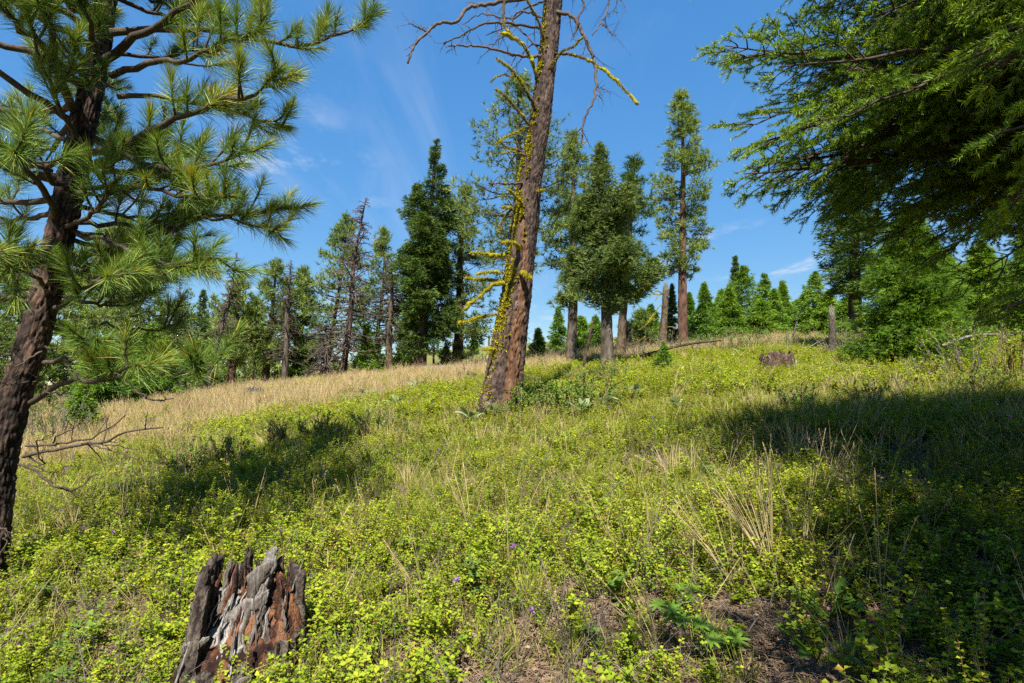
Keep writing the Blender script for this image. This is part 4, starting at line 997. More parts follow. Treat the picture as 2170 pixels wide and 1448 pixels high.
def slab(R0, a0, a1, h, thick, g, seed, lean=0.0, res=1.0, jag=1.0):
    """curved slab of bark, part of a ring; jagged top, furrowed face"""
    mb = MB(); na, nz_ = max(int((a1 - a0) / 1.6 * res), 10), int(44 * res); sc_ = R0 / .3
    aa = np.radians(np.linspace(a0, a1, na)); u = np.linspace(0, 1, nz_)
    top = h * (1 + jag * .20 * vnoise(np.stack([aa * 3.2, aa * 0, aa * 0 + seed], 1), seed) + jag * .11 * vnoise(np.stack([aa * 9, aa * 0, aa * 0 + seed], 1), seed + 1) + jag * .04 * vnoise(np.stack([aa * 26, aa * 0, aa * 0 + seed], 1), seed + 2))
    edge = np.clip(np.minimum(np.arange(na), np.arange(na)[::-1])[None, :] / 5. + .15, 0, 1)
    vs_, ts_ = [], []
    for side in (0, 1):
        A, U = np.meshgrid(aa + 0.0, u); Z = U * top[None, :] - .06 * (1 - U)
        A = A + .06 * vnoise(np.stack([Z.ravel() * 14, Z.ravel() * 0, Z.ravel() * 0 + seed], 1), seed + 4).reshape(A.shape)
        q = np.stack([np.cos(A) * 7, np.sin(A) * 7, Z / sc_ * 7], -1).reshape(-1, 3)
        f1, ed = worley(q * np.array([1.6, 1.6, .9]), seed + side)
        fur = np.clip(ed / .25, 0, 1)
        n1 = fbm(q * .8, seed + side * 9, 3); n2 = fbm(q * 4.1, seed + side * 5, 3)
        nz = (sc_ * (.034 * n1 + .013 * n2 + .018 * (fur - .6))).reshape(A.shape)
        Rr = R0 * (1 + .18 * np.exp(-Z / .12)) - lean * Z + nz - side * thick * (.35 + .65 * (1 - U) + .3 * n1.reshape(A.shape)) * edge
        vs_.append(np.stack([np.cos(A) * Rr, np.sin(A) * Rr, Z], -1).reshape(-1, 3)); ts_.append(np.clip(.35 + .35 * fur + .45 * n2, 0, 1))
    m = na * nz_
    i = np.arange(nz_ - 1)[:, None] * na; j = np.arange(na - 1)[None, :]; b_ = (i + j).ravel()
    f = [np.stack([b_, b_ + 1, b_ + na + 1, b_ + na], -1), m + np.stack([b_ + 1, b_, b_ + na, b_ + na + 1], -1)]
    t = (nz_ - 1) * na + np.arange(na - 1); f.append(np.stack([t, t + 1, m + t + 1, m + t], -1))
    l = np.arange(nz_ - 1) * na; f.append(np.stack([l, l + na, m + l + na, m + l], -1)); l = l + na - 1; f.append(np.stack([l + na, l, m + l, m + l + na], -1))
    mb.add(np.vstack(vs_), None, np.concatenate(f), np.concatenate(ts_))
    return mb
def mat4(loc, rot):
    m = np.eye(4); m[:3, :3] = np.array(Euler(rot).to_matrix()); m[:3, 3] = loc; return m
def front_stump():
    g = rng(90); x, y = -1.27, 2.80; c = np.array([x, y, gz(x, y)])
    root = thing('tree_stump', c, 'rotten hollow stump with grey splinters and rust red core', 'stump'); root.scale = (1.0, 1.0, 1.27)
    def put(mb, name, mat): return mb.build(name, M[mat], root, smooth_=True)
    # coordinates relative to the foot: x right, y away, z up
    for i, (a0, a1, h, th, ln) in enumerate([(150, 246, .36, .07, .16), (106, 152, .36, .08, .16), (66, 104, .33, .06, .10), (20, 64, .33, .09, .04), (-48, 18, .16, .06, .02), (244, 270, .12, .06, .02)]):
        put(slab(.262, a0, a1, h, th, g, 21 + i, ln), 'bark_slab', 'stump_bark')
    # crumbling core, high at the back and low towards the front
    k = 60; s = np.linspace(-1, 1, k); X, Y = np.meshgrid(s * .26, s * .26); rr = np.hypot(X, Y)
    q = np.stack([X * 14, Y * 14, X * 0], -1).reshape(-1, 3)
    def core(X, Y): return np.clip(.19 + .62 * Y, .03, .30) * (1 - smooth((np.hypot(X, Y) - .19) / .10) * .8)
    Z = core(X, Y) + .045 + (.055 * fbm(q, 6, 4) + .022 * fbm(q * 3, 7, 3)).reshape(X.shape)
    idx = np.arange(k * k).reshape(k, k); f = np.stack([idx[:-1, :-1], idx[:-1, 1:], idx[1:, 1:], idx[1:, :-1]], -1).reshape(-1, 4)
    mb = MB(); mb.add(np.stack([X, Y, Z], -1).reshape(-1, 3), None, f, np.clip(.45 + 1.3 * fbm(q * 1.7, 9, 3), 0, 1)); put(mb, 'rotten_core', 'rot')
    # splinters lie up the sloping face of the core: foot x, y, length, radius, lean, sideways, twist, tint
    S = [(-.15, -.20, .34, .030, -.75, -.05, .1, .45), (-.10, -.23, .36, .032, -.70, .10, .4, .75), (-.04, -.24, .26, .046, -.72, .05, .9, .98), (.01, -.25, .20, .022, -.7, .25, .1, .90),
         (.12, -.23, .25, .040, -.80, -.28, .3, 1.0), (.06, -.20, .34, .026, -.72, -.05, .2, .40), (-.19, -.10, .30, .030, -.55, .10, .5, .35), (-.13, -.08, .30, .036, -.60, .18, .4, .5),
         (-.06, -.10, .32, .034, -.62, -.10, .6, .35), (.01, -.10, .30, .030, -.58, .12, .2, .55), (.08, -.08, .28, .034, -.60, -.12, .8, .3), (.15, -.10, .24, .030, -.5, -.3, .2, .4),
         (-.02, -.16, .18, .018, -.5, .4, .2, .7), (-.08, -.17, .16, .016, -.5, -.3, .2, .3), (.17, -.02, .20, .03, -.3, -.2, .2, .3), (-.16, .02, .22, .03, -.4, .2, .2, .4)]
    S = [(a_, b_, c_, d_ * .72, e_, f_, g_, h_) for a_, b_, c_, d_, e_, f_, g_, h_ in S]
    for k in range(62):
        sx_ = g.uniform(-.21, .19)
        S.append((sx_, g.uniform(-.26, .02), g.uniform(.09, .26), g.uniform(.006, .016), g.normal(-.62, .14), g.normal(0, .16), g.uniform(0, 3), g.choice([.1, .25, .3, .5, .7, .95 if sx_ < .1 else .4])))
    for sx, sy, L, r, ln, sd, tw, t in S:
        m = MB(); z = float(core(np.array(sx), np.array(sy))); m.merge(shard(L, r, g, g.uniform(.45, .7), t), mat4((sx, sy, z + .01), (ln, sd, 0)) @ mat4((0, 0, 0), (0, 0, tw))); m.build('wood_splinter', M['rot' if (r < .022 and t < .4) or t == .35 else 'stump_wood'], root)
    # the grey broken block lying across the hollow, and its smaller pieces
    for loc, rot, L, r, fl, t in [((-.08, -.03, .22), (.35, .85, .45), .21, .036, .75, .55), ((.0, .05, .27), (.25, .55, .35), .17, .044, .7, .5), ((-.17, .05, .29), (.1, 1.35, .1), .12, .026, .6, .85),
                                  ((-.20, -.17, .16), (.2, 1.45, -.1), .15, .018, .7, .55), ((-.10, -.12, .18), (-.9, .55, .2), .20, .034, .6, .85), ((-.18, -.29, .02), (.6, 1.2, .5), .17, .032, .6, .8),
                                  ((.0, -.31, .0), (.3, .8, .3), .22, .034, .6, .40), ((.09, -.30, .0), (-.3, .2, .3), .16, .034, .6, .38), ((.03, .12, .30), (-.2, .3, .3), .15, .045, .7, .55)]:
        m = MB(); m.merge(shard(L, r, g, fl, t), mat4(loc, rot)); put(m, 'wood_block', 'stump_wood')
    cr = MB()
    for k in range(260):
        a, rr_ = g.uniform(0, 6.28), g.uniform(.03, .29); px, py = math.cos(a) * rr_, math.sin(a) * rr_ - .03
        h = float(core(np.array(px), np.array(py))) + .02
        d = norm(g.normal(size=3)); s_ = g.uniform(.006, .020)
        tube(cr, np.array([-d, d * .2, d]) * s_ + [px, py, h], [s_ * .4, s_ * .5, s_ * .2], 4, g.uniform(.2, .9))
    tag(cr.build('rotten_crumbs', M['rot'], root), kind='stuff')
    ndl = MB(); n = 80; b = np.stack([g.uniform(-.22, .22, n), g.uniform(-.25, .2, n), np.zeros(n)], 1); b[:, 2] = core(b[:, 0], b[:, 1]) + .04
    blades(ndl, b, norm(g.normal(size=(n, 3)) * [1, 1, .5]), g.uniform(.07, .15, n), .0032, g.uniform(.4, 1, n), seg=2, rg=g); tag(ndl.build('fallen_needles', M['litter'], root), kind='stuff')
    tw = MB(); dead_branch(tw, (.10, -.12, .10), norm(np.array([.0, -.05, 1.])), .34, .005, g, 1, 0, 6, 4); tw.build('twig', M['twig'], root)
front_stump()
def old_stump(c, R0, h, label, seed, bark, splint, red=False):
    g = rng(seed); root = thing('tree_stump', c, label, 'stump')
    gap = [(-204, -150), (-152, -88), (-90, -42), (-22, 62), (60, 158)] if red else [(-205, -120), (-115, -20), (-15, 70), (75, 150)]
    for i, (a0, a1) in enumerate(gap): slab(R0, a0, a1, h * g.uniform(.85, 1.1), R0 * .22, g, seed + i, .12, .6, .55).build('bark_slab', M[bark], root, smooth_=True)
    k = 24; s = np.linspace(-1, 1, k); X, Y = np.meshgrid(s * R0 * .85, s * R0 * .85); rr = np.hypot(X, Y) / R0
    q = np.stack([X, Y, 0 * X], -1).reshape(-1, 3) * 9 / R0 * .4
    Z = h * (.62 - .5 * smooth((rr - .7) / .25)) + .12 * h * fbm(q, seed, 3).reshape(X.shape)
    idx = np.arange(k * k).reshape(k, k); f = np.stack([idx[:-1, :-1], idx[:-1, 1:], idx[1:, 1:], idx[1:, :-1]], -1).reshape(-1, 4)
    m = MB(); m.add(np.stack([X, Y, Z], -1).reshape(-1, 3), None, f, .5); m.build('rotten_core', M['rot' if red else 'dead_wood'], root, smooth_=True)
    for i in range(splint):
        a = g.uniform(0, 6.28); r_ = R0 * g.uniform(.2, .7); m = MB()
        if red and i < 5: a = -.9 + g.normal(0, .18); r_ = R0 * g.uniform(.75, .95)
        m.merge(shard(h * g.uniform(.35, .7), R0 * .10, g, .5, g.uniform(.5, 1)), mat4((math.cos(a) * r_, math.sin(a) * r_, h * (.12 if red and i < 5 else .45)), (g.normal(0, .25), g.normal(0, .25), g.uniform(0, 6)))); m.build('wood_splinter', M['stump_wood'], root, smooth_=True)
old_stump(foot(1648, 13.2), .40, .52, 'wide brown broken stump in the sunlit shrubs, red wood showing', 700, 'bark_dark', 12, True)
old_stump(foot(541, 16.0), .28, .36, 'low grey cut stump at the dry meadow edge', 720, 'bark_grey', 5)
old_stump(foot(1118, 14.5), .16, .30, 'small grey stump just right of the lichened snag', 730, 'bark_grey', 3)

# ------------------------------------------------------------------ logs, poles, slash
def log(p, r, label, seed, mat='dead_wood', name='fallen_log', branches=5):
    g = rng(seed); p = np.array(p); root = thing(name, p[0], label, 'log')
    tb, tp, tr = trunk(list(p), [r, r * .9, r * .7, r * .45], seed, 12, 40, .12)
    tb.build('trunk', M[mat], root, p[0], smooth_=True)
    for i in range(branches):
        s = g.uniform(.2, .95); w = MB(); dead_branch(w, path_at(tp, s), norm(g.normal(size=3) + [0, 0, .6]), g.uniform(.25, .7), r * .22, g, 1, 0, 3, 4); w.build('branch', M['dead_branch'], root, p[0])
def on_ground(u, d, lift): q = foot(u, d); return q + [0, 0, lift]
log([on_ground(1300, 17.5, .12), on_ground(1370, 18.2, .30), on_ground(1450, 19, .45), on_ground(1530, 20, .5)], .06, 'long dark fallen log right of the juniper trunk', 801, 'bark_dark')
log([on_ground(1232, 15.5, .0), on_ground(1243, 15.6, .75), on_ground(1258, 15.7, 1.6)], .045, 'thin dark dead sapling leaning left of the juniper trunk', 802, 'bark_dark', 'dead_sapling', 3)
log([on_ground(895, 20, .22), on_ground(960, 20.3, .22), on_ground(1035, 20.8, .25)], .11, 'grey fallen log lying at the crest left of the snag', 803, 'dead_wood', branches=8)
log([on_ground(940, 19.3, .2), on_ground(1000, 19.8, .24), on_ground(1050, 20, .3)], .08, 'second thinner grey log in front of the crest log', 804, 'dead_wood', branches=8)
log([on_ground(968, 16.4, .18), on_ground(992, 16.3, .26), on_ground(1008, 16.2, .22)], .09, 'short dark chunk of wood in dry grass left of the snag', 805, 'bark_dark', 'wood_chunk', 2)
log([on_ground(1675, 20, .15), on_ground(1688, 20, .7), on_ground(1700, 20, 1.35)], .03, 'thin pale pole leaning among the crest shrubs', 806, 'dead_wood', 'dead_pole', 0)
log([on_ground(2000, 11.0, .62), on_ground(2070, 10.8, .80), on_ground(2150, 10.6, .76)], .030, 'pale dead branch lying across the twiggy bush', 807, 'dead_wood', 'dead_limb', 6)
log([on_ground(415, 14.5, .12), on_ground(428, 14.5, .2), on_ground(440, 14.5, .12)], .06, 'small pale wood piece lying in the dry grass', 808, 'dead_wood', 'wood_chunk', 0)
for i, (u, d, w, n, lab) in enumerate([(1580, 20.5, 1.3, 60, 'pale slash pile on the crest behind the brown stump'), (1745, 18, 1.6, 80, 'grey brushwood pile left of the big bright fir'), (1010, 20.5, 1.8, 60, 'pale branch litter at the crest left of the snag'), (1190, 19.5, 1.4, 50, 'pale bleached debris on the crest right of the snag')]):
    g = rng(820 + i); c = foot(u, d); mb = MB()
    for k in range(n):
        o = c + [g.normal(0, w * .5), g.normal(0, .4), 0]; o[2] = gz(o[0], o[1]) + g.uniform(.02, .25)
        dead_branch(mb, o, norm(np.array([g.normal(), g.normal() * .5, g.normal(.05, .25)])), g.uniform(.3, .9), g.uniform(.008, .022), g, 1, .1, 2, 4)
    tag(mb.build('brushwood_pile', M['dead_wood'], None, c), lab, 'brushwood')

# far fence on the hillside
g = rng(840)
for i, (u, d) in enumerate([(905, 88), (928, 88), (960, 89), (1003, 90), (1036, 90)]):
    c = foot(u, d, 740); mb = MB(); tube(mb, np.array([c - [0, 0, .3], c + [0, 0, .9], c + [.03, 0, 1.7]]), [.16, .15, .14], 8, .5)
    tag(mb.build('fence_post', M['bark_grey'], None, c), ['leftmost far fence post on the hillside crest', 'second far fence post on the hillside crest', 'middle far fence post on the hillside crest', 'fourth far fence post on the hillside crest', 'rightmost far fence post on the hillside crest'][i], 'post', 'far fence posts')

# ------------------------------------------------------------------ shrubs that stand out singly
def shrub(c, w, h, label, seed, leaf='shrub_dark', stems=26, nl=900, ls=.035, bare=.3, name='shrub', stemmat=None):
    g = rng(seed); root = thing(name, c, label, 'shrub'); wd, lf = MB(), MB(); C, D_ = [], []
    for k in range(stems):
        a = g.uniform(0, 6.28); r = w * math.sqrt(g.rand()) ; top = c + [math.cos(a) * r, math.sin(a) * r * .8, h * (1 - .45 * (r / w) ** 2) * g.uniform(.65, 1.08)]
        o = c + [math.cos(a) * r * .35, math.sin(a) * r * .3, -.03]; m = (o + top) / 2 + g.normal(0, .05 * h, 3)
        p = curve([o, m, top], 10); tube(wd, p, np.linspace(.010, .003, 10), 4, g.uniform(.3, .7))
        for t in range(6):
            s = g.uniform(.35, .98); q = path_at(p, s); e = norm(norm(p[-1] - p[0]) + g.normal(0, .65, 3)); L = h * g.uniform(.12, .30)
            tq = np.array([q, q + e * L * .5 + g.normal(0, .01, 3), q + e * L]); tube(wd, tq, [.004, .003, .0015], 3, .5, cap=False)
            if g.rand() > bare:
                n = max(int(nl / stems / 6), 2); ss = g.uniform(.1, 1, n); C.append(path_at(tq, np.minimum(ss, .99))); D_.append(norm(e + g.normal(0, .8, (n, 3))))
    C, D_ = np.concatenate(C), np.concatenate(D_)
    leaves(lf, C, D_, norm(g.normal(0, .5, (len(C), 3)) + [0, -.3, 1]), ls * g.uniform(.7, 1.2, len(C)), ls * .5, np.clip(g.normal(.5, .22, len(C)), 0, 1))
    tag(wd.build('stems', M['twig' if bare > .3 else 'stem'], root, c), kind='stuff'); lf.build('foliage', M[leaf], root, c)
SH = [ # u, d, width, height, label, leaf, leaves, leaf size, bareness
    (1112, 9.1, .46, .62, 'glossy dark green shrub at the right foot of the lichened snag', 'shrub_dark', 2600, .045, .1),
    (1180, 9.3, .52, .66, 'dark green shrub clump second right of the lichened snag', 'shrub_dark', 2800, .045, .1),
    (1262, 9.7, .55, .66, 'dark green shrub below the juniper, third right of the snag', 'shrub_dark', 2600, .045, .15),
    (1300, 12.5, .65, .66, 'shrub with reddish stems before the juniper trunk', 'shrub_dark', 1300, .04, .3),
    (1245, 12.0, .6, .64, 'leafy shrub left of the juniper trunk foot', 'shrub_dark', 1200, .04, .3),
    (1355, 19.5, .75, 1.1, 'grey twiggy bush right of the juniper trunk', 'shrub', 700, .05, .75),
    (1425, 20.5, .7, 1.0, 'grey twiggy bush at the foot of the tall straight pine', 'shrub', 700, .05, .75),
    (1540, 20.0, 1.0, 1.0, 'olive leafy bush on the crest below the broad pyramid fir', 'shrub_dark', 1700, .05, .35),
    (1610, 20.0, .9, .85, 'olive bush on the crest behind the brown stump', 'shrub_dark', 1400, .05, .4),
    (1480, 20.5, .8, .8, 'low bush on the crest right of the tall pine foot', 'shrub_dark', 1200, .05, .4),
    (1690, 19.0, .7, .7, 'thin bush on the crest by the leaning pale pole', 'shrub_dark', 900, .05, .45),
    (1795, 15.0, .7, 1.15, 'bare grey twiggy bush left of the big bright fir', 'shrub', 500, .045, .8),
    (2060, 10.4, .85, 1.25, 'tall twiggy bush with yellowing leaves at the right edge', 'shrub', 2200, .045, .35),
    (2150, 9.6, .7, 1.1, 'yellow leaved bush at the very right edge of the slope', 'shrub', 1800, .045, .3),
    (1980, 10.5, .5, .6, 'brownish low bush at the foot of the bright fir', 'shrub', 900, .045, .4),
    (125, 11.0, .8, 1.2, 'brushy grey green bush at the left edge of the dry meadow', 'shrub_dark', 1800, .04, .35),
    (75, 12.5, .9, 1.5, 'taller brushy bush behind the leaning pine trunk', 'shrub_dark', 1900, .045, .3),
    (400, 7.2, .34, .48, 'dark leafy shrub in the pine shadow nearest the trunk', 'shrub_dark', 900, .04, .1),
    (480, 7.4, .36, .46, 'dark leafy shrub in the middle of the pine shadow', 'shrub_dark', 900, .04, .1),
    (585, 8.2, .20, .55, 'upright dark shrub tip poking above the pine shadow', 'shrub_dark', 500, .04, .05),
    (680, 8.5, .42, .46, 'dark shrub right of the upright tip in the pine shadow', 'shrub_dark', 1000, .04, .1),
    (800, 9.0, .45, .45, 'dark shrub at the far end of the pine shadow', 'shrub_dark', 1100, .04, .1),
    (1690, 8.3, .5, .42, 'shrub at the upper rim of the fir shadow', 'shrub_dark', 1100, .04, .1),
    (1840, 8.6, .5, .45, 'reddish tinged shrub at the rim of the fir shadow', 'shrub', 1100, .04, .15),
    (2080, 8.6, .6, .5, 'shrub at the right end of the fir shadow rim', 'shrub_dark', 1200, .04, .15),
]
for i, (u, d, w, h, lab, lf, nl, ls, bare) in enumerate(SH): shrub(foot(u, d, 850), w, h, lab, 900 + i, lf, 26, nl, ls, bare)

def balsam(c, label, seed, n=16, L=.22, W=.085, leaf='balsam'):
    g = rng(seed); root = thing('broadleaf_plant', c, label, 'plant')
    for k in range(n):
        a = g.uniform(0, 6.28); e = norm(np.array([math.cos(a), math.sin(a), g.uniform(.35, 1.2)]))
        m = MB(); st = np.array([0, 0, 0.]) + e * .12; tube(m, np.array([[0, 0, 0], st * .6, st]), [.004, .004, .003], 4, .5, cap=False)
        s = g.uniform(.7, 1.2); big_leaves(m, st[None], e[None], np.array([[g.normal(0, .3), g.normal(0, .3), 1.]]), L * s, W * s, np.clip(g.normal(.5, .22), 0, 1), 6, g.uniform(.1, .5)); m.build('leaf', M[leaf], root, smooth_=True)
for i, (u, d, n, lab) in enumerate([
    (1000, 8.6, 14, 'grey green broadleaf plant left of the meadow centre clump'), (1055, 9.0, 14, 'large leaved pale plant in the sunlit meadow before the snag'), (1100, 9.4, 12, 'pale broadleaf plant nearest the foot of the snag'),
    (882, 14.5, 20, 'pale green broadleaf clump left of the snag in dry grass'), (778, 13.5, 14, 'small pale broadleaf clump left in the dry grass'), (842, 11.5, 12, 'pale broadleaf plant between the pine shadow and snag'),
    (1232, 8.8, 12, 'broad yellowing leaves right of the dark green shrubs'), (1275, 9.3, 10, 'broadleaf plant below the juniper shrubs'), (1440, 8.5, 12, 'greyish broadleaf plant left of the fir shadow'),
    (1572, 17.0, 18, 'whitish broadleaf clump behind the brown stump'), (1340, 10.0, 10, 'broadleaf plant on the slope below the little sapling')]):
    balsam(foot(u, d, 880) + [0, 0, .16], lab, 950 + i, n)

# foreground plants one can pick out
def lupine(c, label, seed, h=.22, n=7):
    g = rng(seed); root = thing('lupine_plant', c, label, 'plant'); st = MB()
    for k in range(n):
        a = g.uniform(0, 6.28); e = norm(np.array([math.cos(a) * .6, math.sin(a) * .6, 1])); t = e * h * g.uniform(.6, 1.1)
        tube(st, curve([(0, 0, 0), t * .5 + [0, 0, .01], t], 5), np.linspace(.003, .002, 5), 4)
        m = MB(); f = np.arange(8) * 2 * math.pi / 8 + g.rand(); nrm = norm(np.array([e[0] * .5, e[1] * .5 - .25, 1]))
        s = norm(np.cross(nrm, [0, 1, .1])); b = np.cross(nrm, s)
        d = s * np.cos(f)[:, None] + b * np.sin(f)[:, None] + nrm * .25
        big_leaves(m, np.repeat(t[None], 8, 0), d, np.repeat(nrm[None], 8, 0), g.uniform(.05, .065), .015, np.clip(g.normal(.55, .2, 8), 0, 1), 4, .15); m.build('leaf', M['lupine'], root)
    st.build('stems', M['lupine'], root)
def gpt(u, v, lift=0.0): q = G(u, v); q[2] = gz(q[0], q[1]) + lift; return q
lupine(gpt(1475, 1385), 'lupine with starry palmate leaves at the lower edge', 970)
lupine(gpt(1525, 1415), 'second starry leaved lupine nearer the sandy mound', 971, .16, 5)
lupine(gpt(1420, 1330), 'lupine with narrow yellowing leaflets in the sunlit verge', 972, .2, 5)
balsam(gpt(1735, 1425, .03), 'glossy broad leaved plant in front of the sandy mound', 973, 12, .11, .045, 'broad')
balsam(gpt(1760, 1330, .04), 'broad dark leaved plant at the shadow edge', 974, 12, .12, .05, 'broad')
balsam(gpt(730, 1410, .02), 'small round leaved plant right of the rotten stump', 975, 10, .07, .045, 'broad')
balsam(gpt(1830, 1440, .02), 'bright yellow green seedling at the lower edge', 976, 12, .08, .035, 'shrub')
def grass_clump(c, label, seed, n=16, h=.7, lean=(0, 0), green=False, wide=.004, heads=True):
    g = rng(seed); root = thing('grass_clump', c, label, 'grass'); 
    for k in range(n):
        a = g.uniform(0, 6.28); L = h * g.uniform(.65, 1.1); e = norm(np.array([math.cos(a) * .28 + lean[0], math.sin(a) * .28 + lean[1], 1.]))
        m = MB(); t = e * L + np.array([e[0], e[1], -.4]) * .12 * L * g.uniform(0, 1.5)
        p = curve([(0, 0, 0), e * L * .5, t], 10)
        if green: blades(m, np.zeros((1, 3)), e[None], L, wide, g.uniform(.2, .7), seg=6, bend=g.uniform(.15, .6), rg=g)
        else:
            tube(m, p, np.linspace(.0029, .0015, 10), 3, g.uniform(.4, .8))
            if heads:
                N = 22; s = g.uniform(.83, .999, N); q = path_at(p, s); blades(m, q, norm(norm(p[-1] - p[-3]) + g.normal(0, .22, (N, 3))), .018, .0038, g.uniform(.4, .9, N), rg=g)
        m.build('blade' if green else 'stalk', M['grass_green' if green else 'grass_dry'], root)
grass_clump(gpt(1640, 1235), 'clump of tall tan seeding grass at the shadow edge', 980, 34, .75, (-.25, .1))
grass_clump(gpt(1700, 1215), 'tan grass stalks arching over the fir shadow', 981, 9, .85, (.05, .1))
grass_clump(gpt(1560, 1260), 'leaning tan grass clump left of the tall seeding grass', 982, 10, .6, (-.35, .0))
grass_clump(gpt(1795, 1440), 'wide bladed green grass clump beside the sandy mound', 983, 9, .36, (0, .1), True, .011)
grass_clump(gpt(1730, 1260), 'wide bladed pale green grass behind the seeding stalks', 984, 9, .34, (-.1, .1), True, .010)
grass_clump(gpt(1870, 1300), 'few tall thin stalks in the deep fir shade', 985, 5, .75, (.1, .1))
grass_clump(gpt(1000, 1150), 'thin tan stalks in the sunlit middle of the slope', 986, 9, .55, (-.1, .05))
grass_clump(gpt(900, 1300), 'thin tan stalks near the lower middle edge', 987, 6, .5, (-.3, 0))
grass_clump(gpt(1400, 1400), 'pale stalks leaning over the bare needle litter', 988, 8, .45, (-.5, 0))
grass_clump(gpt(2060, 1420), 'blue green grass clump in the shaded lower corner', 989, 16, .24, (.1, .1), True, .008)

# ------------------------------------------------------------------ ground cover (stuff nobody could count)
def proto_shrub(g, h, leaf_l, n_stem, mat='shrub', pitch=.028, spread=.55, tint=.5):
    st, lf = MB(), MB()
    for k in range(n_stem):
        a = g.uniform(0, 6.28); sp = g.uniform(.1, spread); L = h * g.uniform(.6, 1.1)
        e = np.array([math.cos(a) * sp, math.sin(a) * sp, 1.0])
        p = curve([(g.normal(0, .02), g.normal(0, .02), -.02), e * L * .5 + g.normal(0, .01, 3), e * L * np.array([1.3, 1.3, .92])], 8)
        tube(st, p, np.linspace(.0024, .0010, 8), 3, .5, cap=False)
        for br in range(3 if h > .12 else 1):
            if br == 0: q = p
            else:
                s0 = g.uniform(.25, .7); o = path_at(p, s0); d = norm(g.normal(0, .6, 3) + [e[0], e[1], .8]); q = curve([o, o + d * L * .2, o + d * L * .38 + [0, 0, -.01]], 6); tube(st, q, np.linspace(.0016, .0008, 6), 3, .5, cap=False)
            m = max(int(np.linalg.norm(np.diff(q, axis=0), axis=1).sum() / pitch), 3)
            s = np.clip((np.arange(m) + .6) / m + (0.12 if br == 0 else 0), 0, .999); c = path_at(q, s); ph = np.arange(m) * 1.57 + g.rand() * 6
            for side in (0, math.pi):
                d = np.stack([np.cos(ph + side), np.sin(ph + side), g.normal(.22, .22, m)], 1)
                leaves(lf, c, d, norm(np.stack([g.normal(0, .35, m), g.normal(-.15, .35, m), np.ones(m)], 1)), leaf_l * g.uniform(.65, 1.15, m) * (1 - .25 * s), leaf_l * .58, np.clip(tint + g.normal(0, .17, m) + .10 * (s - .5), 0, 1))
    a = lf
    return st, lf
SRC = {}
def two_mat(name, a, ma, b, mb_, coll):
    """one source mesh of stems and leaves with two materials"""
    m = MB(); m.merge(a); na3 = sum(len(x) for x in a.f3); na4 = sum(len(x) for x in a.f4); m.merge(b)
    me = m.mesh(name, [ma, mb_]); nb3 = sum(len(x) for x in b.f3); nb4 = sum(len(x) for x in b.f4)
    idx = np.concatenate([np.zeros(na3), np.ones(nb3), np.zeros(na4), np.ones(nb4)]).astype(np.int32)
    me.polygons.foreach_set('material_index', idx)
    coll.objects.link(bpy.data.objects.new(name, me))
def one_mat(name, a, ma, coll): coll.objects.link(bpy.data.objects.new(name, a.mesh(name, ma)))
def collection(n): c = bpy.data.collections.new(n); return c
C_sh = collection('shrub_sources')
for k in range(8):
    g = rng(1000 + k); st, lf = proto_shrub(g, g.uniform(.15, .26), g.uniform(.024, .036), 5, tint=.42 + .03 * k); two_mat('s%02d' % k, st, M['stem'], lf, M['shrub'], C_sh)
C_far = collection('far_shrub_sources')
for k in range(6):
    g = rng(1050 + k); st, lf = proto_shrub(g, g.uniform(.18, .28), .034, 6, pitch=.042, tint=.45 + .03 * k); two_mat('f%02d' % k, st, M['stem'], lf, M['shrub'], C_far)
C_big = collection('large_leaf_sources')
for k in range(4):
    g = rng(1100 + k); st, lf = proto_shrub(g, g.uniform(.12, .22), .042, 3, pitch=.05, tint=.35); two_mat('b%02d' % k, st, M['stem'], lf, M['shrub_dark'] if k % 2 else M['shrub'], C_big)
def tuft_proto(g, n, h, w, spread=.5, mat='grass_dry', seg=3, heads=.3):
    m = MB(); a = g.uniform(0, 6.28, n); sp = g.uniform(.05, spread, n); d = norm(np.stack([np.cos(a) * sp, np.sin(a) * sp, np.ones(n)], 1))
    L = h * g.uniform(.45, 1.1, n); base = np.stack([g.normal(0, .025, n), g.normal(0, .025, n), np.full(n, -.01)], 1)
    be = g.uniform(.05, .35, n); tn = np.clip(g.normal(.5, .2, n), 0, 1)
    blades(m, base, d, L, w, tn, seg=seg, bend=be.mean(), rg=g)
    k = int(n * heads)
    if k:
        N = 7; tip = base[:k] + d[:k] * L[:k, None] + np.array([0, 0, -1.]) * (be.mean() * L[:k])[:, None]
        blades(m, np.repeat(tip, N, 0) - np.repeat(d[:k], N, 0) * g.uniform(0, .07, (k * N, 1)), norm(np.repeat(d[:k], N, 0) + g.normal(0, .3, (k * N, 3))), .022, w * 1.1, np.repeat(tn[:k], N), rg=g)
    return m
C_dry = collection('dry_grass_sources')
for k in range(6): g = rng(1200 + k); one_mat('d%02d' % k, tuft_proto(g, 34, g.uniform(.34, .55), .0052, .45), M['grass_dry'], C_dry)
C_grn = collection('green_grass_sources')
for k in range(4): g = rng(1250 + k); one_mat('g%02d' % k, tuft_proto(g, 22, g.uniform(.16, .34), .0035, .7, heads=.1), M['grass_green'], C_grn)
C_stk = collection('stalk_sources')
for k in range(5): g = rng(1300 + k); one_mat('k%02d' % k, tuft_proto(g, 5, g.uniform(.35, .6), .0030, .5, seg=5, heads=.9), M['grass_dry'], C_stk)
C_fine = collection('fine_leaf_sources')
for k in range(5):
    g = rng(1330 + k); st, lf = proto_shrub(g, g.uniform(.20, .34), .017, 4, pitch=.014, spread=.35, tint=.40 + .05 * k); two_mat('n%02d' % k, st, M['stem'], lf, M['shrub_dark'] if k == 0 else M['shrub'], C_fine)
C_twg = collection('twig_sources')
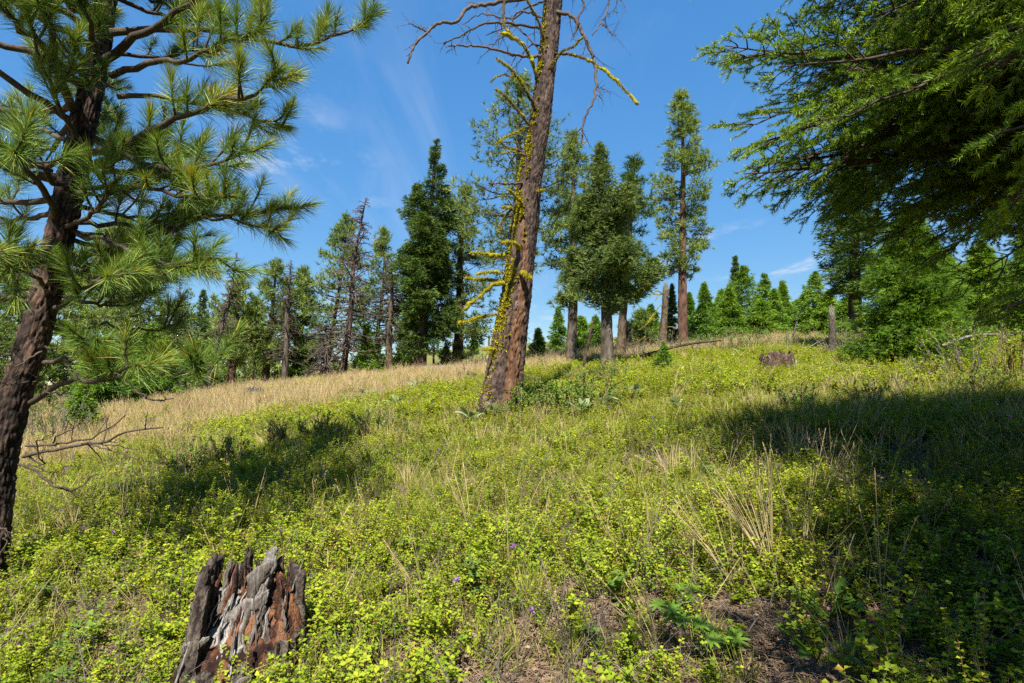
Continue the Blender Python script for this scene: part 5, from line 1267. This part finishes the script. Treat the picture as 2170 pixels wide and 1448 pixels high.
for k in range(6):
    g = rng(1350 + k); m = MB()
    for q in range(3): dead_branch(m, np.array([g.normal(0, .04), g.normal(0, .04), -.02]), norm(np.array([g.normal(0, .55), g.normal(0, .55), .8])), g.uniform(.18, .38), .0032, g, 1, 0, 5, 3)
    one_mat('t%02d' % k, m, M['twig'], C_twg)
C_lit = collection('litter_sources')
for k in range(6):
    g = rng(1400 + k); m = MB(); n = 70; b = np.stack([g.normal(0, .12, n), g.normal(0, .12, n), g.uniform(.004, .03, n)], 1); a = g.uniform(0, 6.28, n)
    d = norm(np.stack([np.cos(a), np.sin(a), g.normal(0, .14, n)], 1)); q = n * 3 // 4
    blades(m, b[:q], d[:q], g.uniform(.05, .16, q), .0030, np.clip(g.normal(.6, .22, q), 0, 1), seg=2, rg=g, side=np.cross(d[:q], [0, 0, 1.]))
    leaves(m, b[q:], d[q:], norm(np.stack([g.normal(0, .4, n - q), g.normal(0, .4, n - q), np.ones(n - q)], 1)), .03, .018, np.clip(g.normal(.4, .25, n - q), 0, 1)); one_mat('l%02d' % k, m, M['litter'], C_lit)
C_flw = collection('flower_sources')
for k in range(3):
    g = rng(1450 + k); st, pt = MB(), MB(); t = np.array([g.normal(0, .05), g.normal(0, .05), g.uniform(.26, .36)]); tube(st, curve([(0, 0, 0), t * .5 + [.01, 0, 0], t], 5), np.linspace(.0025, .0015, 5), 3)
    n = 14; d = norm(g.normal(0, .8, (n, 3)) + [0, 0, .6]); blades(pt, np.repeat(t[None], n, 0), d, .022, .009, g.uniform(.3, 1, n), rg=g); two_mat('w%02d' % k, st, M['grass_green'], pt, M['petal'], C_flw)
C_blu = collection('blue_flower_sources')
for k in range(3):
    g = rng(1470 + k); st, pt = MB(), MB(); t = np.array([g.normal(0, .04), g.normal(0, .04), g.uniform(.34, .46)]); p = curve([(0, 0, 0), t * .5 + [.01, 0, 0], t], 6); tube(st, p, np.linspace(.003, .002, 6), 3)
    n = 60; s = g.uniform(.68, .999, n); a = g.uniform(0, 6.28, n); d = norm(np.stack([np.cos(a), np.sin(a), g.uniform(-.1, .5, n)], 1)); leaves(pt, path_at(p, s), d, np.repeat(np.array([[0, 0, 1.]]), n, 0), .017, .011, g.uniform(0, 1, n)); two_mat('u%02d' % k, st, M['lupine'], pt, M['petal_blue'], C_blu)

def scatter_nodes(coll):
    ng = bpy.data.node_groups.new('scatter_' + coll.name, 'GeometryNodeTree')
    ng.interface.new_socket('Geometry', in_out='INPUT', socket_type='NodeSocketGeometry'); ng.interface.new_socket('Geometry', in_out='OUTPUT', socket_type='NodeSocketGeometry')
    N, L = ng.nodes, ng.links
    gi, go = N.new('NodeGroupInput'), N.new('NodeGroupOutput')
    ci = N.new('GeometryNodeCollectionInfo'); ci.inputs['Collection'].default_value = coll; ci.inputs['Separate Children'].default_value = True; ci.inputs['Reset Children'].default_value = True
    iop = N.new('GeometryNodeInstanceOnPoints'); iop.inputs['Pick Instance'].default_value = True
    def attr(n, t):
        a = N.new('GeometryNodeInputNamedAttribute'); a.data_type = t; a.inputs['Name'].default_value = n; return [o for o in a.outputs if o.enabled and o.name == 'Attribute'][0]
    L.new(gi.outputs[0], iop.inputs['Points']); L.new(ci.outputs[0], iop.inputs['Instance'])
    L.new(attr('idx', 'INT'), iop.inputs['Instance Index']); L.new(attr('rot', 'FLOAT_VECTOR'), iop.inputs['Rotation']); L.new(attr('scl', 'FLOAT_VECTOR'), iop.inputs['Scale'])
    L.new(iop.outputs[0], go.inputs[0])
    return ng
def sample(bands, seed, keep=None, half=1.02, pad=1.2):
    """points on the ground in distance bands [(near, far, per square metre)]"""
    g = rng(seed); X, Y = [], []
    for d0, d1, rho in bands:
        w = half * d1 + pad; n = int(rho * 2 * w * (d1 - d0)); x, y = g.uniform(-w, w, n), g.uniform(d0, d1, n)
        k = np.abs(x) < half * y + pad; X.append(x[k]); Y.append(y[k])
    x, y = np.concatenate(X), np.concatenate(Y)
    if keep is not None: k = g.rand(len(x)) < keep(x, y); x, y = x[k], y[k]
    return x, y, g
CLEAR = [(-1.27, 2.78, .25), (-3.62, 4.0, .2), (-.17, 9.4, .36)]
def scatter(name, label, cat, coll, xy, size, tilt=.18, sz=(.75, 1.3), lift=0.0):
    x, y, g = xy
    ok = np.ones(len(x), bool)
    for cx, cy_, r in CLEAR: ok &= np.hypot(x - cx, y - cy_) > r
    x, y = x[ok], y[ok]; n = len(x)
    me = bpy.data.meshes.new(name); me.vertices.add(n); me.vertices.foreach_set('co', np.stack([x, y, ground(x, y) + lift], 1).astype(np.float32).ravel())
    a = me.attributes.new('idx', 'INT', 'POINT'); a.data.foreach_set('value', g.randint(0, len(coll.objects), n).astype(np.int32))
    r = np.stack([g.normal(0, tilt, n), g.normal(0, tilt, n), g.uniform(0, 6.28, n)], 1)
    a = me.attributes.new('rot', 'FLOAT_VECTOR', 'POINT'); a.data.foreach_set('vector', r.astype(np.float32).ravel())
    s = (g.uniform(*sz, n) * (size(x, y) if callable(size) else size))[:, None] * np.array([[1, 1, 1.]]) * np.stack([np.ones(n), np.ones(n), g.uniform(.8, 1.2, n)], 1)
    a = me.attributes.new('scl', 'FLOAT_VECTOR', 'POINT'); a.data.foreach_set('vector', s.astype(np.float32).ravel())
    o = link(name, me); md = o.modifiers.new('scatter', 'NODES'); md.node_group = scatter_nodes(coll)
    tag(o, label, cat, kind='stuff'); return n
def pn(x, y, f, s): return fbm(np.stack([x, y, 0 * x], 1) * f, s, 3)
def bare_front(x, y):
    """bare litter opens in the cover towards the lower edge of the view"""
    e = smooth((y - 2.55) / .8)
    return np.clip(e + 1.1 * (pn(x, y, 1.9, 41) + .28) * (1 - e) + (x < -1.2) * .55, .05, 1)
tot = 0
tot += scatter('shrub_cover', 'low yellow green leafy shrub cover over the near slope', 'shrubs', C_sh,
        sample([(1.6, 3.2, 200), (3.2, 5, 165), (5, 8, 112), (8, 11.5, 78)], 1, lambda x, y: (1 - dryness(x, y)) * bare_front(x, y) * np.clip(.85 + 1.3 * pn(x, y, 1.3, 42), .15, 1)), lambda x, y: (1.0 + .45 * pn(x, y, 1.1, 45)) * np.where(y > 4.5, .80, .95), sz=(.55, 1.35))
tot += scatter('far_shrub_cover', 'yellow green shrub cover on the upper slope', 'shrubs', C_far,
        sample([(10, 15, 48), (15, 22, 32), (22, 34, 14)], 2, lambda x, y: np.clip(1 - dryness(x, y) * .85, 0, 1) * np.clip(.9 + .8 * pn(x, y, .6, 43), .2, 1)), 1.25)
tot += scatter('large_leaf_cover', 'scattered larger leaved plants among the low shrubs', 'plants', C_big,
        sample([(1.6, 4, 9), (4, 9, 5), (9, 14, 2)], 3, lambda x, y: (1 - dryness(x, y)) * np.clip(.5 + 1.2 * pn(x, y, .8, 46), 0, 1)), 1.0)
tot += scatter('fine_leaf_cover', 'taller fine leaved plants in clumps among the low shrubs', 'plants', C_fine,
        sample([(1.6, 4, 50), (4, 9, 66), (9, 15, 34)], 11, lambda x, y: (1 - dryness(x, y)) * smooth(.45 + 2.2 * pn(x, y, .75, 52)) * bare_front(x, y)), lambda x, y: 1.0 + .3 * pn(x, y, 1.3, 53))
tot += scatter('dry_grass', 'tan dry grass of the upper meadow', 'grass', C_dry,
        sample([(5, 9, 22), (9, 14, 42), (14, 22, 38), (22, 34, 18), (34, 50, 4)], 4, lambda x, y: np.clip(dryness(x, y) * (1.0 + .9 * pn(x, y, .9, 54)) + .03, 0, 1)), lambda x, y: 1.0 + .45 * pn(x, y, .8, 47), tilt=.3)
tot += scatter('green_grass', 'short green grass between the shrubs', 'grass', C_grn,
        sample([(1.6, 4, 48), (4, 9, 76), (9, 16, 44), (16, 40, 10)], 5, lambda x, y: np.clip(.6 + .9 * pn(x, y, .7, 48), 0, 1)), 1.0)
tot += scatter('grass_stalks', 'thin tan seed stalks standing above the shrubs', 'grass', C_stk,
        sample([(1.8, 4, 10), (4, 9, 17), (9, 16, 12), (16, 30, 3)], 6, lambda x, y: np.clip(.6 + 1.0 * pn(x, y, .6, 49), 0, 1)), 1.0)
tot += scatter('bare_twigs', 'grey leafless twigs poking through the shrubs', 'twigs', C_twg,
        sample([(1.6, 4, 22), (4, 8, 14), (8, 14, 5)], 7, lambda x, y: np.clip(.55 + 1.2 * pn(x, y, .9, 50) + .35 * (x < -.8), 0, 1)), 1.0)
tot += scatter('needle_litter', 'dead needle and leaf litter on the bare soil', 'litter', C_lit,
        sample([(1.4, 3.6, 75), (3.6, 6, 22)], 8), 1.0, tilt=.06)
tot += scatter('purple_flowers', 'small purple knapweed flowers dotted through the meadow', 'flowers', C_flw,
        sample([(2.4, 8, .9), (8, 22, 1.6)], 9, lambda x, y: np.where(y < 8, .7, np.clip(.25 + .75 * (x < -3), 0, 1))), 1.0)
tot += scatter('blue_flowers', 'blue lupine flower spikes in the shaded shrubs', 'flowers', C_blu,
        sample([(5, 9.5, .22)], 10, lambda x, y: np.clip(.2 + .5 * ((x > 2) | (x < -1)), 0, 1)), 1.0)
# the sandy mound by the lower edge
def mound():
    c = gpt(1790, 1405); k = 40; s = np.linspace(-1, 1, k); X, Y = np.meshgrid(s * .32, s * .22); rr = np.hypot(X / .32, Y / .22)
    q = np.stack([X, Y, 0 * X], -1).reshape(-1, 3) * 30
    Z = .075 * (1 - smooth(rr)) + (.006 * fbm(q, 3, 3)).reshape(X.shape) - .012 + ground(X + c[0], Y + c[1]) - c[2]
    idx = np.arange(k * k).reshape(k, k); f = np.stack([idx[:-1, :-1], idx[:-1, 1:], idx[1:, 1:], idx[1:, :-1]], -1).reshape(-1, 4)
    m = MB(); m.add(np.stack([X, Y, Z], -1).reshape(-1, 3), None, f, .5); o = m.build('soil_mound', mat_rough('sandy_soil', [(.25, (.085, .066, .052)), (.6, (.15, .12, .095)), (.85, (.22, .18, .145))], (20, 20, 20), bump=.6), None, smooth_=True)
    o.location = c; tag(o, 'small bare sandy soil mound in the shaded lower edge', 'mound')
mound()
print('scattered', tot)
